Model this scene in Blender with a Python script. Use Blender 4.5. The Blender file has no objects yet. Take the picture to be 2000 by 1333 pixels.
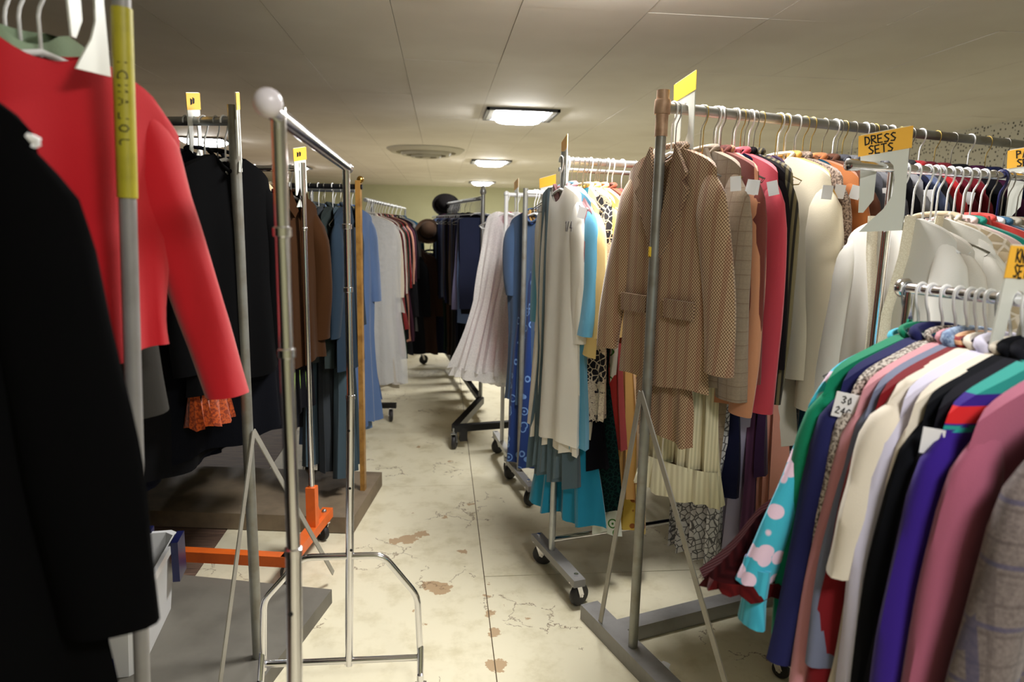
import bpy, math, random
import numpy as np
from mathutils import Vector, Matrix

random.seed(7)
S = bpy.context.scene
COL = S.collection
PI = math.pi

# ------------------------------------------------------------------ camera, world, exposure
F_PX, W_PX, H_PX, CAM_H = 1350.0, 2000, 1333, 1.5
_p, _y, _r = math.radians(9.7), math.radians(6.0), math.radians(1.2)
FWD = Vector((math.sin(_y) * math.cos(_p), math.cos(_y) * math.cos(_p), -math.sin(_p)))
_rt = Vector((math.cos(_y), -math.sin(_y), 0))
_up = _rt.cross(FWD)
RGT = _rt * math.cos(_r) + _up * math.sin(_r)
UPV = -_rt * math.sin(_r) + _up * math.cos(_r)
CAMP = Vector((0, 0, CAM_H))
cam_data = bpy.data.cameras.new('camera')
cam = bpy.data.objects.new('camera', cam_data)
COL.objects.link(cam)
cam.matrix_world = Matrix((
    (RGT.x, UPV.x, -FWD.x, CAMP.x), (RGT.y, UPV.y, -FWD.y, CAMP.y),
    (RGT.z, UPV.z, -FWD.z, CAMP.z), (0, 0, 0, 1)))
cam_data.sensor_width = 36.0
cam_data.lens = 36.0 * F_PX / W_PX
cam_data.clip_start = 0.02
cam_data.dof.use_dof = True
cam_data.dof.focus_distance = 2.3
cam_data.dof.aperture_fstop = 3.2
S.camera = cam

world = bpy.data.worlds.new('world')
S.world = world
world.use_nodes = True
world.node_tree.nodes['Background'].inputs[0].default_value = (0.9, 0.95, 1.0, 1)
world.node_tree.nodes['Background'].inputs[1].default_value = 0.02

LIGHT_STRENGTH = 86.0        # lens emission of the ceiling fixtures
S.view_settings.view_transform = 'Standard'
S.view_settings.look = 'None'
S.view_settings.exposure = 0.28
S.view_settings.gamma = 1.0
S.view_settings.use_curve_mapping = False
S.cycles.use_denoising = True
S.cycles.max_bounces = 7
S.cycles.diffuse_bounces = 4
S.cycles.sample_clamp_indirect = 6.0


def proj_x(P):
    d = Vector(P) - CAMP
    return 1000 + F_PX * d.dot(RGT) / d.dot(FWD)


# ------------------------------------------------------------------ materials
def lin(c):
    return tuple(((v / 255.0) / 12.92 if v / 255.0 <= 0.04045 else ((v / 255.0 + 0.055) / 1.055) ** 2.4) for v in c) + (1,)


MATS = {}


class NT:
    def __init__(s, name):
        s.m = bpy.data.materials.new(name)
        s.m.use_nodes = True
        s.t = s.m.node_tree
        s.b = s.t.nodes['Principled BSDF']

    def n(s, typ, **kw):
        nd = s.t.nodes.new(typ)
        for k, v in kw.items():
            if k.startswith('i_'):
                nd.inputs[k[2:].replace('_', ' ')].default_value = v
            else:
                setattr(nd, k, v)
        return nd

    def l(s, a, b):
        s.t.links.new(a, b)

    def math(s, op, a, b=None, c=None):
        nd = s.n('ShaderNodeMath', operation=op)
        for i, v in enumerate((a, b, c)):
            if v is None:
                continue
            if isinstance(v, (int, float)):
                nd.inputs[i].default_value = v
            else:
                s.l(v, nd.inputs[i])
        return nd.outputs[0]

    def mix(s, fac, a, b):
        nd = s.n('ShaderNodeMix', data_type='RGBA')
        if isinstance(fac, (int, float)):
            nd.inputs[0].default_value = fac
        else:
            s.l(fac, nd.inputs[0])
        for v, i in ((a, 6), (b, 7)):
            if isinstance(v, tuple):
                nd.inputs[i].default_value = v
            else:
                s.l(v, nd.inputs[i])
        return nd.outputs[2]

    def ramp(s, fac, lo, hi):
        nd = s.n('ShaderNodeMapRange', interpolation_type='SMOOTHSTEP')
        nd.inputs['From Min'].default_value = lo
        nd.inputs['From Max'].default_value = hi
        s.l(fac, nd.inputs['Value'])
        return nd.outputs[0]

    def coords(s, kind='Object'):
        return s.n('ShaderNodeTexCoord').outputs[kind]

    def noise(s, scale, detail=3, vec=None, rough=0.55):
        nd = s.n('ShaderNodeTexNoise')
        nd.inputs['Scale'].default_value = scale
        nd.inputs['Detail'].default_value = detail
        nd.inputs['Roughness'].default_value = rough
        if vec is not None:
            s.l(vec, nd.inputs['Vector'])
        return nd

    def voro(s, scale, vec, feature='F1', rnd=1.0):
        nd = s.n('ShaderNodeTexVoronoi', feature=feature)
        nd.inputs['Scale'].default_value = scale
        nd.inputs['Randomness'].default_value = rnd
        s.l(vec, nd.inputs['Vector'])
        return nd

    def bump(s, h, strength=0.3, dist=0.002):
        nd = s.n('ShaderNodeBump')
        nd.inputs['Strength'].default_value = strength
        nd.inputs['Distance'].default_value = dist
        s.l(h, nd.inputs['Height'])
        s.l(nd.outputs[0], s.b.inputs['Normal'])


def fabric(name, c, pat=None, c2=None, scale=100.0, c3=None, rough=0.9, sheen=0.25, bump=0.35, spec=0.2, trans=0.0):
    if name in MATS:
        return MATS[name]
    g = NT(name)
    a = lin(c)
    b = lin(c2) if c2 else tuple(v * 0.45 for v in a[:3]) + (1,)
    e = lin(c3) if c3 else b
    o = g.coords()
    sep = g.n('ShaderNodeSeparateXYZ')
    g.l(o, sep.inputs[0])
    X, Y, Z = sep.outputs
    weave = g.noise(420, 2, o).outputs[0]
    col = a
    h = weave
    if pat == 'check':                       # houndstooth
        f = g.math('MULTIPLY', g.math('SIGN', g.math('SINE', g.math('MULTIPLY', g.math('ADD', X, g.math('MULTIPLY', Y, 0.7)), scale))),
                   g.math('SIGN', g.math('SINE', g.math('MULTIPLY', Z, scale))))
        col = g.mix(g.ramp(f, -0.6, 0.6), a, b)
        wide = g.math('GREATER_THAN', g.math('SINE', g.math('MULTIPLY', X, scale * 0.25)), 0.55)
        col = g.mix(g.math('MULTIPLY', wide, 0.35), col, e)
    elif pat == 'plaid':
        def line(s_, k, w):
            return g.math('GREATER_THAN', g.math('SINE', g.math('MULTIPLY', s_, k)), w)
        base = g.mix(g.math('MULTIPLY', g.noise(160, 1, o).outputs[0], 0.9), a, b)
        f1 = g.math('MAXIMUM', line(X, scale, 0.93), line(Z, scale, 0.93))
        f2 = g.math('MAXIMUM', line(X, scale * 0.5, 0.97), line(Z, scale * 0.5, 0.97))
        col = g.mix(g.math('MULTIPLY', f1, 0.45), base, b)
        col = g.mix(g.math('MULTIPLY', f2, 0.6), col, e)
    elif pat == 'stripe':
        f = g.math('SINE', g.math('MULTIPLY', g.math('ADD', X, g.math('MULTIPLY', Y, 0.8)), scale))
        col = g.mix(g.ramp(f, -0.3, 0.5), a, b)
    elif pat == 'tweed':
        f = g.noise(scale, 2, o).outputs[0]
        col = g.mix(g.ramp(f, 0.42, 0.58), a, b)
        h = f
    elif pat == 'rib':
        f = g.math('SINE', g.math('MULTIPLY', g.math('ADD', X, g.math('MULTIPLY', Y, 0.8)), scale))
        col = g.mix(g.math('MULTIPLY', g.ramp(f, -1, 1), 0.5), a, b)
        h = f
    elif pat == 'blobs':                     # large printed motifs
        v = g.voro(scale, o)
        f = g.ramp(v.outputs['Distance'], 0.33, 0.38)
        col = g.mix(f, b, a)
    elif pat == 'leaf':
        v = g.voro(scale, o)
        st = g.math('SINE', g.math('MULTIPLY', v.outputs['Distance'], 26.0))
        f = g.math('MULTIPLY', g.math('GREATER_THAN', st, 0.35), g.math('LESS_THAN', v.outputs['Distance'], 0.42))
        col = g.mix(f, a, b)
    elif pat == 'print':                     # bold patchwork print: bands of dark motif, light ground, fine lines
        band = g.math('SINE', g.math('MULTIPLY', Z, 22.0))
        n1 = g.noise(scale, 3, o).outputs[0]
        v = g.voro(scale * 1.4, o, 'DISTANCE_TO_EDGE').outputs['Distance']
        f = g.math('MULTIPLY', g.math('GREATER_THAN', v, 0.07), g.math('GREATER_THAN', g.math('ADD', g.math('MULTIPLY', band, 0.18), n1), 0.50))
        ln = g.math('GREATER_THAN', g.math('SINE', g.math('MULTIPLY', n1, 60.0)), 0.55)
        col = g.mix(g.math('MULTIPLY', ln, 0.5), a, e)
        col = g.mix(f, col, b)
    elif pat == 'lace':
        v = g.voro(scale, o, 'DISTANCE_TO_EDGE').outputs['Distance']
        f = g.ramp(v, 0.03, 0.12)
        col = g.mix(f, a, b)
        h = f
    elif pat == 'bands':                     # horizontal bands
        f = g.math('GREATER_THAN', g.math('SINE', g.math('MULTIPLY', Z, scale)), 0.2)
        col = g.mix(f, a, b)
    elif pat == 'yoke':
        def band(z0_, z1_):
            return g.math('MULTIPLY', g.math('GREATER_THAN', Z, z0_), g.math('LESS_THAN', Z, z1_))
        col = g.mix(g.math('MAXIMUM', band(-.132, 0.1), g.math('MAXIMUM', band(-.186, -.180), band(-.34, -.29))), a, b)
        col = g.mix(g.math('MAXIMUM', band(-.177, -.150), band(-.29, -.24)), col, e)
    elif pat == 'yoke_sleeve':
        def band(z0_, z1_):
            return g.math('MULTIPLY', g.math('GREATER_THAN', Z, z0_), g.math('LESS_THAN', Z, z1_))
        col = g.mix(g.math('MAXIMUM', band(-.138, 0.1), band(-.190, -.183)), a, b)
        col = g.mix(band(-.180, -.153), col, e)
    elif pat == 'mottle':
        f = g.noise(scale, 4, o).outputs[0]
        col = g.mix(g.ramp(f, 0.35, 0.65), a, b)
    else:
        f = g.noise(9, 2, o).outputs[0]
        col = g.mix(g.math('MULTIPLY', f, 0.25), a, tuple(v * 0.7 for v in a[:3]) + (1,))
    if isinstance(col, tuple):
        g.b.inputs['Base Color'].default_value = col
    else:
        g.l(col, g.b.inputs['Base Color'])
    g.b.inputs['Roughness'].default_value = rough
    lum = min(1.0, 3.0 * max(a[:3]))
    g.b.inputs['Specular IOR Level'].default_value = spec * (.15 + .85 * lum)
    g.b.inputs['Sheen Weight'].default_value = sheen * lum
    g.b.inputs['Sheen Roughness'].default_value = 0.5
    g.bump(h, bump, 0.0012)
    if trans > 0:                            # thin cloth lets some of the light through
        tr = g.n('ShaderNodeBsdfTranslucent')
        tr.inputs['Color'].default_value = a
        mx = g.n('ShaderNodeMixShader')
        mx.inputs[0].default_value = trans
        out = g.t.nodes['Material Output']
        g.l(g.b.outputs[0], mx.inputs[1])
        g.l(tr.outputs[0], mx.inputs[2])
        g.l(mx.outputs[0], out.inputs['Surface'])
    MATS[name] = g.m
    return g.m


def plain(name, c, rough=0.5, metal=0.0, noise=0.0, nscale=8.0, c2=None, emit=None, spec=0.5, bump=0.0):
    if name in MATS:
        return MATS[name]
    g = NT(name)
    a = lin(c)
    if noise > 0:
        f = g.noise(nscale, 4, g.coords()).outputs[0]
        b = lin(c2) if c2 else tuple(v * 0.6 for v in a[:3]) + (1,)
        g.l(g.mix(g.math('MULTIPLY', g.ramp(f, 0.4, 0.7), noise), a, b), g.b.inputs['Base Color'])
        if bump:
            g.bump(f, bump, 0.003)
    else:
        g.b.inputs['Base Color'].default_value = a
    g.b.inputs['Roughness'].default_value = rough
    g.b.inputs['Metallic'].default_value = metal
    g.b.inputs['Specular IOR Level'].default_value = spec
    if emit:
        g.b.inputs['Emission Color'].default_value = (1.0, 0.985, 0.97, 1)
        g.b.inputs['Emission Strength'].default_value = emit
    MATS[name] = g.m
    return g.m


CHROME = plain('chrome', (236, 236, 242), 0.14, 1.0)
STEEL = plain('galvanized_steel', (170, 172, 172), 0.38, 0.85, 0.5, 14)
PIPE = plain('weathered_pipe', (150, 150, 144), 0.45, 0.6, 0.7, 9, (118, 108, 92))
RUST = plain('rusty_pipe', (192, 160, 134), 0.55, 0.5, 0.8, 18, (140, 104, 80))
GREYP = plain('grey_paint', (150, 148, 146), 0.5, 0.2, 0.4, 12, (120, 116, 110))
BRACE = plain('grey_strip', (160, 156, 146), 0.5, 0.25, 0.4, 12, (130, 124, 112))
BLACKM = plain('black_metal', (26, 26, 28), 0.4, 0.3)
RUBBER = plain('rubber', (34, 32, 34), 0.55)
ORANGE = plain('orange_paint', (226, 104, 34), 0.42, 0.0, 0.4, 16, (196, 84, 26))
WHITEP = plain('white_plastic', (226, 226, 224), 0.35)
WHITEM = plain('white_metal', (220, 220, 218), 0.35, 0.1)
DIVID = plain('ivory_plastic', (222, 224, 214), 0.4)
WIRE = plain('hanger_wire', (150, 146, 136), 0.35, 0.8)
GOLDW = plain('gold_wire', (176, 150, 84), 0.35, 0.8)
NAVYP = plain('navy_plastic', (26, 30, 74), 0.35)
CLEARP = plain('frosted_plastic', (200, 206, 212), 0.3)
STICK = plain('orange_sticker', (252, 190, 62), 0.6)
YSTICK = plain('yellow_sticker', (250, 214, 60), 0.6)
YTAPE = plain('yellow_tape', (178, 168, 44), 0.45, 0, 0.4, 20)
INK = plain('marker_ink', (18, 15, 14), 0.7)
PAPER = plain('paper_tag', (238, 238, 240), 0.7)
WOODP = plain('varnished_wood', (158, 116, 56), 0.35, 0, 0.7, 20, (112, 74, 30))
PLY = plain('plywood_board', (128, 112, 90), 0.7, 0, 0.6, 7, (92, 78, 62))
GREYB = plain('grey_board', (112, 108, 98), 0.7, 0, 0.5, 6, (88, 84, 76))
HAT = fabric('felt_black', (24, 22, 22))
GOLD = plain('brass', (206, 164, 84), 0.25, 1.0)
DARKB = plain('dark_button', (46, 34, 26), 0.4)
PEARL = plain('pearl_button', (232, 228, 214), 0.25)


# ------------------------------------------------------------------ mesh building
class MB:
    def __init__(s):
        s.v, s.f, s.flat = [], [], False

    def add(s, vs, fs):
        k = len(s.v)
        s.v += [tuple(x) for x in vs]
        s.f += [tuple(i + k for i in f) for f in fs]
        return s

    def tube(s, path, r, n=10, closed=False, caps=True, ry=None):
        P = [Vector(p) for p in path]
        m = len(P)
        rs = r if isinstance(r, (list, tuple)) else [r] * m
        vs, up = [], None
        for i in range(m):
            if closed:
                t = (P[(i + 1) % m] - P[i - 1])
            else:
                t = P[min(i + 1, m - 1)] - P[max(i - 1, 0)]
            t.normalize()
            if up is None:
                up = Vector((0, 0, 1)) if abs(t.z) < 0.9 else Vector((1, 0, 0))
            up = (up - t * up.dot(t))
            up.normalize()
            sd = t.cross(up)
            for j in range(n):
                a = 2 * PI * j / n
                vs.append(P[i] + sd * (math.cos(a) * rs[i]) + up * (math.sin(a) * (rs[i] if ry is None else ry)))
        fs = []
        for i in range(m if closed else m - 1):
            k, q = i * n, ((i + 1) % m) * n
            for j in range(n):
                j2 = (j + 1) % n
                fs.append((k + j, k + j2, q + j2, q + j))
        if caps and not closed:
            fs.append(tuple(range(n))[::-1])
            fs.append(tuple(range((m - 1) * n, m * n)))
        return s.add(vs, fs)

    def box(s, c, d, M=None):
        x, y, z = d[0] / 2, d[1] / 2, d[2] / 2
        vs = [Vector((a * x, b * y, e * z)) for a in (-1, 1) for b in (-1, 1) for e in (-1, 1)]
        if M is not None:
            vs = [M @ v for v in vs]
        c = Vector(c)
        return s.add([v + c for v in vs], [(0, 1, 3, 2), (4, 6, 7, 5), (0, 4, 5, 1), (2, 3, 7, 6), (0, 2, 6, 4), (1, 5, 7, 3)])

    def beam(s, a, b, w, h, up=(0, 0, 1)):
        a, b = Vector(a), Vector(b)
        t = (b - a)
        L = t.length
        t.normalize()
        u = Vector(up)
        if abs(u.dot(t)) > 0.95:
            u = Vector((0, 1, 0))
        u = (u - t * u.dot(t)).normalized()
        sd = t.cross(u)
        M = Matrix((sd, t, u)).transposed()
        return s.box((a + b) / 2, (w, L, h), M)

    def prism(s, poly, y0, y1, axis='y'):
        n = len(poly)
        def pt(p, y):
            return (p[0], y, p[1]) if axis == 'y' else (p[0], p[1], y)
        vs = [pt(p, y0) for p in poly] + [pt(p, y1) for p in poly]
        fs = [tuple(range(n)), tuple(range(2 * n - 1, n - 1, -1))]
        fs += [(i, (i + 1) % n, n + (i + 1) % n, n + i) for i in range(n)]
        return s.add(vs, fs)

    def lathe(s, prof, c=(0, 0, 0), axis='z', n=24):
        m = len(prof)
        vs = []
        for r, h in prof:
            for j in range(n):
                a = 2 * PI * j / n
                x, y = r * math.cos(a), r * math.sin(a)
                p = (x, y, h) if axis == 'z' else ((x, h, y) if axis == 'y' else (h, x, y))
                vs.append((p[0] + c[0], p[1] + c[1], p[2] + c[2]))
        fs = [(i * n + j, i * n + (j + 1) % n, (i + 1) * n + (j + 1) % n, (i + 1) * n + j) for i in range(m - 1) for j in range(n)]
        if prof[0][0] > 1e-5:
            fs.append(tuple(range(n))[::-1])
        if prof[-1][0] > 1e-5:
            fs.append(tuple(range((m - 1) * n, m * n)))
        return s.add(vs, fs)

    def sphere(s, c, r, n=12):
        return s.lathe([(max(1e-6, r * math.sin(PI * i / 10)), -r * math.cos(PI * i / 10)) for i in range(11)], c, 'z', n)

    def mesh(s, name, mat, smooth=True):
        me = bpy.data.meshes.new(name)
        me.from_pydata(s.v, [], s.f)
        me.materials.append(mat)
        if smooth:
            me.polygons.foreach_set('use_smooth', [True] * len(me.polygons))
        me.update()
        return me

    def obj(s, name, mat, parent=None, smooth=False, loc=None):
        me = s.mesh(name, mat, smooth)
        o = bpy.data.objects.new(name, me)
        COL.objects.link(o)
        if loc is not None:
            o.location = loc
        if parent is not None:
            o.parent = parent
        if smooth and not s.flat:
            try:
                me.set_sharp_from_angle(angle=math.radians(50))
            except Exception:
                pass
        return o


def tag(o, label, cat, group=None):
    o['label'] = label
    o['category'] = cat
    if group:
        o['group'] = group
    return o


def thing(name, label, cat, loc=(0, 0, 0), rz=0.0, group=None):
    o = bpy.data.objects.new(name, None)
    COL.objects.link(o)
    o.empty_display_size = 0.05
    o.location = loc
    o.rotation_euler = (0, 0, rz)
    return tag(o, label, cat, group)


def struct(o):
    o['kind'] = 'structure'
    return o


def link_copy(src, parent):
    c = src.copy()
    COL.objects.link(c)
    c.parent = parent
    return c


# ------------------------------------------------------------------ room shell
ZC = 2.45
XL, XR, Y0, Y1 = -6.5, 4.85, -2.5, 19.5


def floor_material():
    g = NT('cream_floor_paint')
    P = g.n('ShaderNodeNewGeometry').outputs['Position']
    big = g.noise(1.1, 3, P).outputs[0]
    fine = g.noise(34, 5, P, 0.7).outputs[0]
    mid = g.noise(7, 5, P, 0.65).outputs[0]
    cream, dirty, bare = lin((222, 214, 186)), lin((202, 192, 160)), lin((180, 154, 120))
    col = g.mix(g.ramp(mid, 0.45, 0.75), cream, dirty)
    # chips: real worn patches of their own
    nz = g.n('ShaderNodeVectorMath', operation='SCALE')
    nt = g.noise(22, 5, P, 0.7)
    g.l(nt.outputs['Color'], nz.inputs[0])
    nz.inputs['Scale'].default_value = 0.09
    wp = g.n('ShaderNodeVectorMath', operation='ADD')
    g.l(P, wp.inputs[0])
    g.l(nz.outputs[0], wp.inputs[1])
    chips = [(-0.16, 3.12, .055), (-0.10, 3.17, .045), (-0.215, 3.10, .035), (0.0, 2.66, .06), (-.05, 2.69, .04), (0.10, 2.98, .022), (0.02, 3.36, .02), (0.16, 3.52, .02),
             (-.14, 3.42, .015), (0.19, 2.46, .03), (0.195, 2.33, .03), (.19, 2.14, .045), (.185, 2.58, .02), (-.10, 2.50, .014), (0.2, 2.7, .016), (-.06, 2.4, .012), (.06, 4.2, .02), (-.15, 4.5, .025), (.33, 2.42, .012)]
    acc = None
    for (x, y, r) in chips:
        d = g.n('ShaderNodeVectorMath', operation='DISTANCE')
        g.l(wp.outputs[0], d.inputs[0])
        d.inputs[1].default_value = (x + .05, y + .05, .05)
        f = g.math('LESS_THAN', d.outputs['Value'], r * .8)
        acc = f if acc is None else g.math('MAXIMUM', acc, f)
    rnd = g.math('GREATER_THAN', g.math('ADD', g.math('MULTIPLY', big, 0.5), g.math('MULTIPLY', fine, 0.5)), 0.645)
    acc = g.math('MAXIMUM', acc, rnd)
    # cracked paint
    v = g.voro(6.5, wp.outputs[0], 'DISTANCE_TO_EDGE').outputs['Distance']
    cr = g.math('MULTIPLY', g.math('LESS_THAN', v, 0.012), g.math('GREATER_THAN', g.noise(2.3, 4, P).outputs[0], 0.57))
    col = g.mix(acc, col, bare)
    col = g.mix(g.math('MULTIPLY', cr, 0.8), col, lin((110, 88, 66)))
    g.l(col, g.b.inputs['Base Color'])
    g.b.inputs['Roughness'].default_value = 0.5
    g.b.inputs['Specular IOR Level'].default_value = 0.3
    g.bump(g.math('SUBTRACT', fine, g.math('MULTIPLY', acc, 0.8)), 0.15, 0.003)
    return g.m


def wood_floor_material():
    g = NT('bare_brown_plywood')
    P = g.n('ShaderNodeNewGeometry').outputs['Position']
    mp = g.n('ShaderNodeMapping')
    mp.inputs['Scale'].default_value = (3, 34, 1)
    g.l(P, mp.inputs[0])
    f = g.noise(2.0, 5, mp.outputs[0], 0.65).outputs[0]
    g.l(g.mix(g.ramp(f, 0.3, 0.7), lin((128, 102, 84)), lin((82, 62, 52))), g.b.inputs['Base Color'])
    g.b.inputs['Roughness'].default_value = 0.7
    g.bump(f, 0.2, 0.002)
    return g.m


FLOORM, WOODF = floor_material(), wood_floor_material()
SEAM = plain('seam_dirt', (96, 80, 60), 0.9)
fl = struct(MB().box(((XL + XR) / 2, (Y0 + Y1) / 2, -0.054), (XR - XL, Y1 - Y0, 0.1)).obj('floor', SEAM))
PW, PL, GAP = 1.22, 2.44, 0.004
for cx in range(-5, 4):
    x0 = 0.19 + cx * PW
    off = 2.75 if cx % 2 == 0 else 3.80
    y = off - PL * 3
    while y < Y1:
        a, b = max(y, Y0), min(y + PL, Y1)
        xa, xb = max(x0, XL), min(x0 + PW, XR)
        if b - a > 0.05 and xb - xa > 0.05:
            wood = cx <= -2
            j = random.uniform(-0.0004, 0.0006)
            MB().box(((xa + xb) / 2, (a + b) / 2, -0.004 + j), (xb - xa - GAP, b - a - GAP, 0.008)).obj(
                'plywood_panel', WOODF if wood else FLOORM, fl)
        y += PL


def ceiling_material():
    g = NT('ceiling_tile')
    P = g.n('ShaderNodeNewGeometry').outputs['Position']
    f = g.noise(1.3, 3, P).outputs[0]
    sp = g.noise(120, 2, P).outputs[0]
    col = g.mix(g.ramp(f, 0.3, 0.7), lin((236, 232, 222)), lin((226, 221, 210)))
    g.l(col, g.b.inputs['Base Color'])
    g.b.inputs['Roughness'].default_value = 0.75
    g.b.inputs['Specular IOR Level'].default_value = 0.2
    g.bump(sp, 0.12, 0.002)
    return g.m


CEILM = ceiling_material()
GAPM = plain('ceiling_gap', (96, 90, 80), 0.9)
ce = struct(MB().box(((XL + XR) / 2, (Y0 + Y1) / 2, ZC + 0.062), (XR - XL, Y1 - Y0, 0.1)).obj('ceiling', GAPM))
TW, TL = 0.575, 1.15
tile = MB().box((0, 0, 0), (TW - 0.003, TL - 0.0015, 0.014)).mesh('ceiling_tile', CEILM, False)
far_tiles = MB()
for i in range(-11, 9):
    for k in range(0, 20):
        x = -0.225 + TW / 2 + i * TW
        y = Y0 + TL / 2 + k * TL
        if x - TW / 2 < XL or x + TW / 2 > XR + 0.3:
            continue
        if y < 9.0 and -6 < x:
            o = bpy.data.objects.new('ceiling_tile', tile)
            COL.objects.link(o)
            o.parent = ce
            o.location = (x, y, ZC + 0.007 + random.uniform(-0.0015, 0.0015))
            o.rotation_euler = (random.uniform(-.0012, .0012), random.uniform(-.0025, .0025), 0)
        else:
            far_tiles.box((x, y, ZC + 0.007), (TW - 0.003, TL - 0.0015, 0.014))
ft = far_tiles.obj('distant_ceiling_tiles', CEILM, ce)
ft['kind'] = 'stuff'

WALLM = plain('pale_green_wall', (196, 196, 160), 0.8, 0, 0.3, 2, (178, 178, 140))


def perforated():
    g = NT('perforated_board')
    P = g.n('ShaderNodeNewGeometry').outputs['Position']
    v = g.voro(26, P, 'F1', 0.6).outputs['Distance']
    f = g.math('LESS_THAN', v, 0.24)
    g.l(g.mix(f, lin((196, 192, 176)), lin((52, 48, 42))), g.b.inputs['Base Color'])
    g.b.inputs['Roughness'].default_value = 0.8
    return g.m


struct(MB().box(((XL + XR) / 2, Y1 + 0.05, 1.2), (XR - XL + .2, 0.1, 2.6)).obj('wall_back', WALLM))
struct(MB().box((XL - 0.05, (Y0 + Y1) / 2, 1.2), (0.1, Y1 - Y0, 2.6)).obj('wall_left', WALLM))
struct(MB().box((XR + 0.05, (Y0 + Y1) / 2, 1.2), (0.1, Y1 - Y0, 2.6)).obj('wall_right', perforated()))
struct(MB().box(((XL + XR) / 2, Y0 - 0.05, 1.2), (XR - XL + .2, 0.1, 2.6)).obj('wall_front', WALLM))

# ceiling lights: dark frame, bulging glowing lens
LENS = plain('light_lens', (255, 255, 255), 0.4, emit=LIGHT_STRENGTH)
FRAME = plain('fixture_frame', (52, 52, 54), 0.4, 0.4)
STEELF = plain('fixture_end', (150, 150, 150), 0.3, 0.7)


def ceiling_light(x, y, label, w=0.62, d=0.62, lens_mat=None):
    t = thing('ceiling_light', label, 'ceiling light', (x, y, ZC), 0.0, 'ceiling lights')
    fr = MB()
    hx, hy = w / 2, d / 2
    for sx in (-1, 1):
        fr.box((sx * (hx - .012), 0, -.012), (.024, d, .024))
        fr.box((0, sx * (hy - .012), -.012), (w, .024, .024))
    fr.box((0, 0, -.003), (w - .03, d - .03, .004))
    fr.obj('frame', FRAME, t)
    for sx in (-1, 1):
        MB().box((sx * (hx - .045), 0, -.014), (.035, d - .07, .016)).obj('end_plate', STEELF, t)
    lens = MB()
    nx, ny = 12, 8
    a, b = hx - 0.085, hy - 0.05
    vs, fs = [], []
    for i in range(nx + 1):
        for j in range(ny + 1):
            u, v = -1 + 2 * i / nx, -1 + 2 * j / ny
            z = -0.012 - 0.062 * (max(0, 1 - u ** 4) ** .5) * (max(0, 1 - v ** 6) ** .5)
            vs.append((u * a, v * b, z))
    for i in range(nx):
        for j in range(ny):
            k = i * (ny + 1) + j
            fs.append((k, k + ny + 1, k + ny + 2, k + 1))
    lens.add(vs, fs)
    lens.obj('lens', lens_mat or LENS, t, True)
    return t


ceiling_light(0.69, 6.3, 'square ceiling light with dark frame, largest and brightest in the aisle row')
ceiling_light(0.78, 11.2, 'ceiling light beyond the round vent, second largest in the aisle row')
ceiling_light(0.98, 17.0, 'small bright ceiling light by the pale back wall')
ceiling_light(-2.95, 9.3, 'glowing ceiling light behind the hangers of the black garments')
ceiling_light(-2.75, 13.6, 'ceiling light with dark frame behind the chrome upright and brown jacket')
ceiling_light(0.68, 2.5, 'ceiling light overhead, just above the top of the view')
ceiling_light(0.85, -0.3, 'weaker ceiling light above the viewer', lens_mat=plain('weak_light_lens', (255, 255, 255), 0.4, emit=LIGHT_STRENGTH * .52))

VENTM = plain('vent_paint', (186, 182, 166), 0.5)
vt = thing('ceiling_vent', 'round ceiling air vent of concentric rings', 'vent', (-0.2, 9.6, ZC))
for k, (r0, r1, h) in enumerate([(.52, .40, .05), (.36, .27, .085), (.23, .15, .11), (.11, .0, .11)]):
    MB().lathe([(max(r1, 1e-4), -.012), (max(r1, 1e-4) , -h), ((r0 + r1) / 2, -h - .006), (r0, -.012), (r0, -.002)], n=36).obj('ring', VENTM, vt, True)

# ------------------------------------------------------------------ racks
ORD = ['', 'first', 'second', 'third', 'fourth', 'fifth', 'sixth', 'seventh', 'eighth', 'ninth', 'tenth', 'eleventh', 'twelfth',
       'thirteenth', 'fourteenth', 'fifteenth', 'sixteenth', 'seventeenth', 'eighteenth', 'nineteenth', 'twentieth']
ORD += ['twenty-' + w for w in ORD[1:10]] + ['thirtieth'] + ['thirty-' + w for w in ORD[1:10]] + ['fortieth'] + ['forty-' + w for w in ORD[1:10]] + ['fiftieth'] + ['fifty-' + w for w in ORD[1:10]]


class Rail:
    def __init__(s, near, deg, z, L, r, anchor, hwhere, drop=.03):
        s.drop = drop
        s.p = Vector((near[0], near[1], z))
        a = math.radians(deg)
        s.d = Vector((math.sin(a), math.cos(a), 0))       # along the rail, away from its aisle end
        s.x = Vector((s.d.y, -s.d.x, 0))                  # garment width axis
        s.rz = math.atan2(s.x.y, s.x.x)
        s.L, s.r, s.anchor, s.hwhere = L, r, anchor, hwhere
        s.items = []

    def at(s, t):
        return s.p + s.d * t

    def t_px(s, px):
        lo, hi = -0.4, s.L + 1.0
        best = min((abs(proj_x(s.at(lo + (hi - lo) * k / 800)) - px), lo + (hi - lo) * k / 800) for k in range(801)
                   if (s.at(lo + (hi - lo) * k / 800) - CAMP).dot(FWD) > 0.2)
        return best[1]


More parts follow.
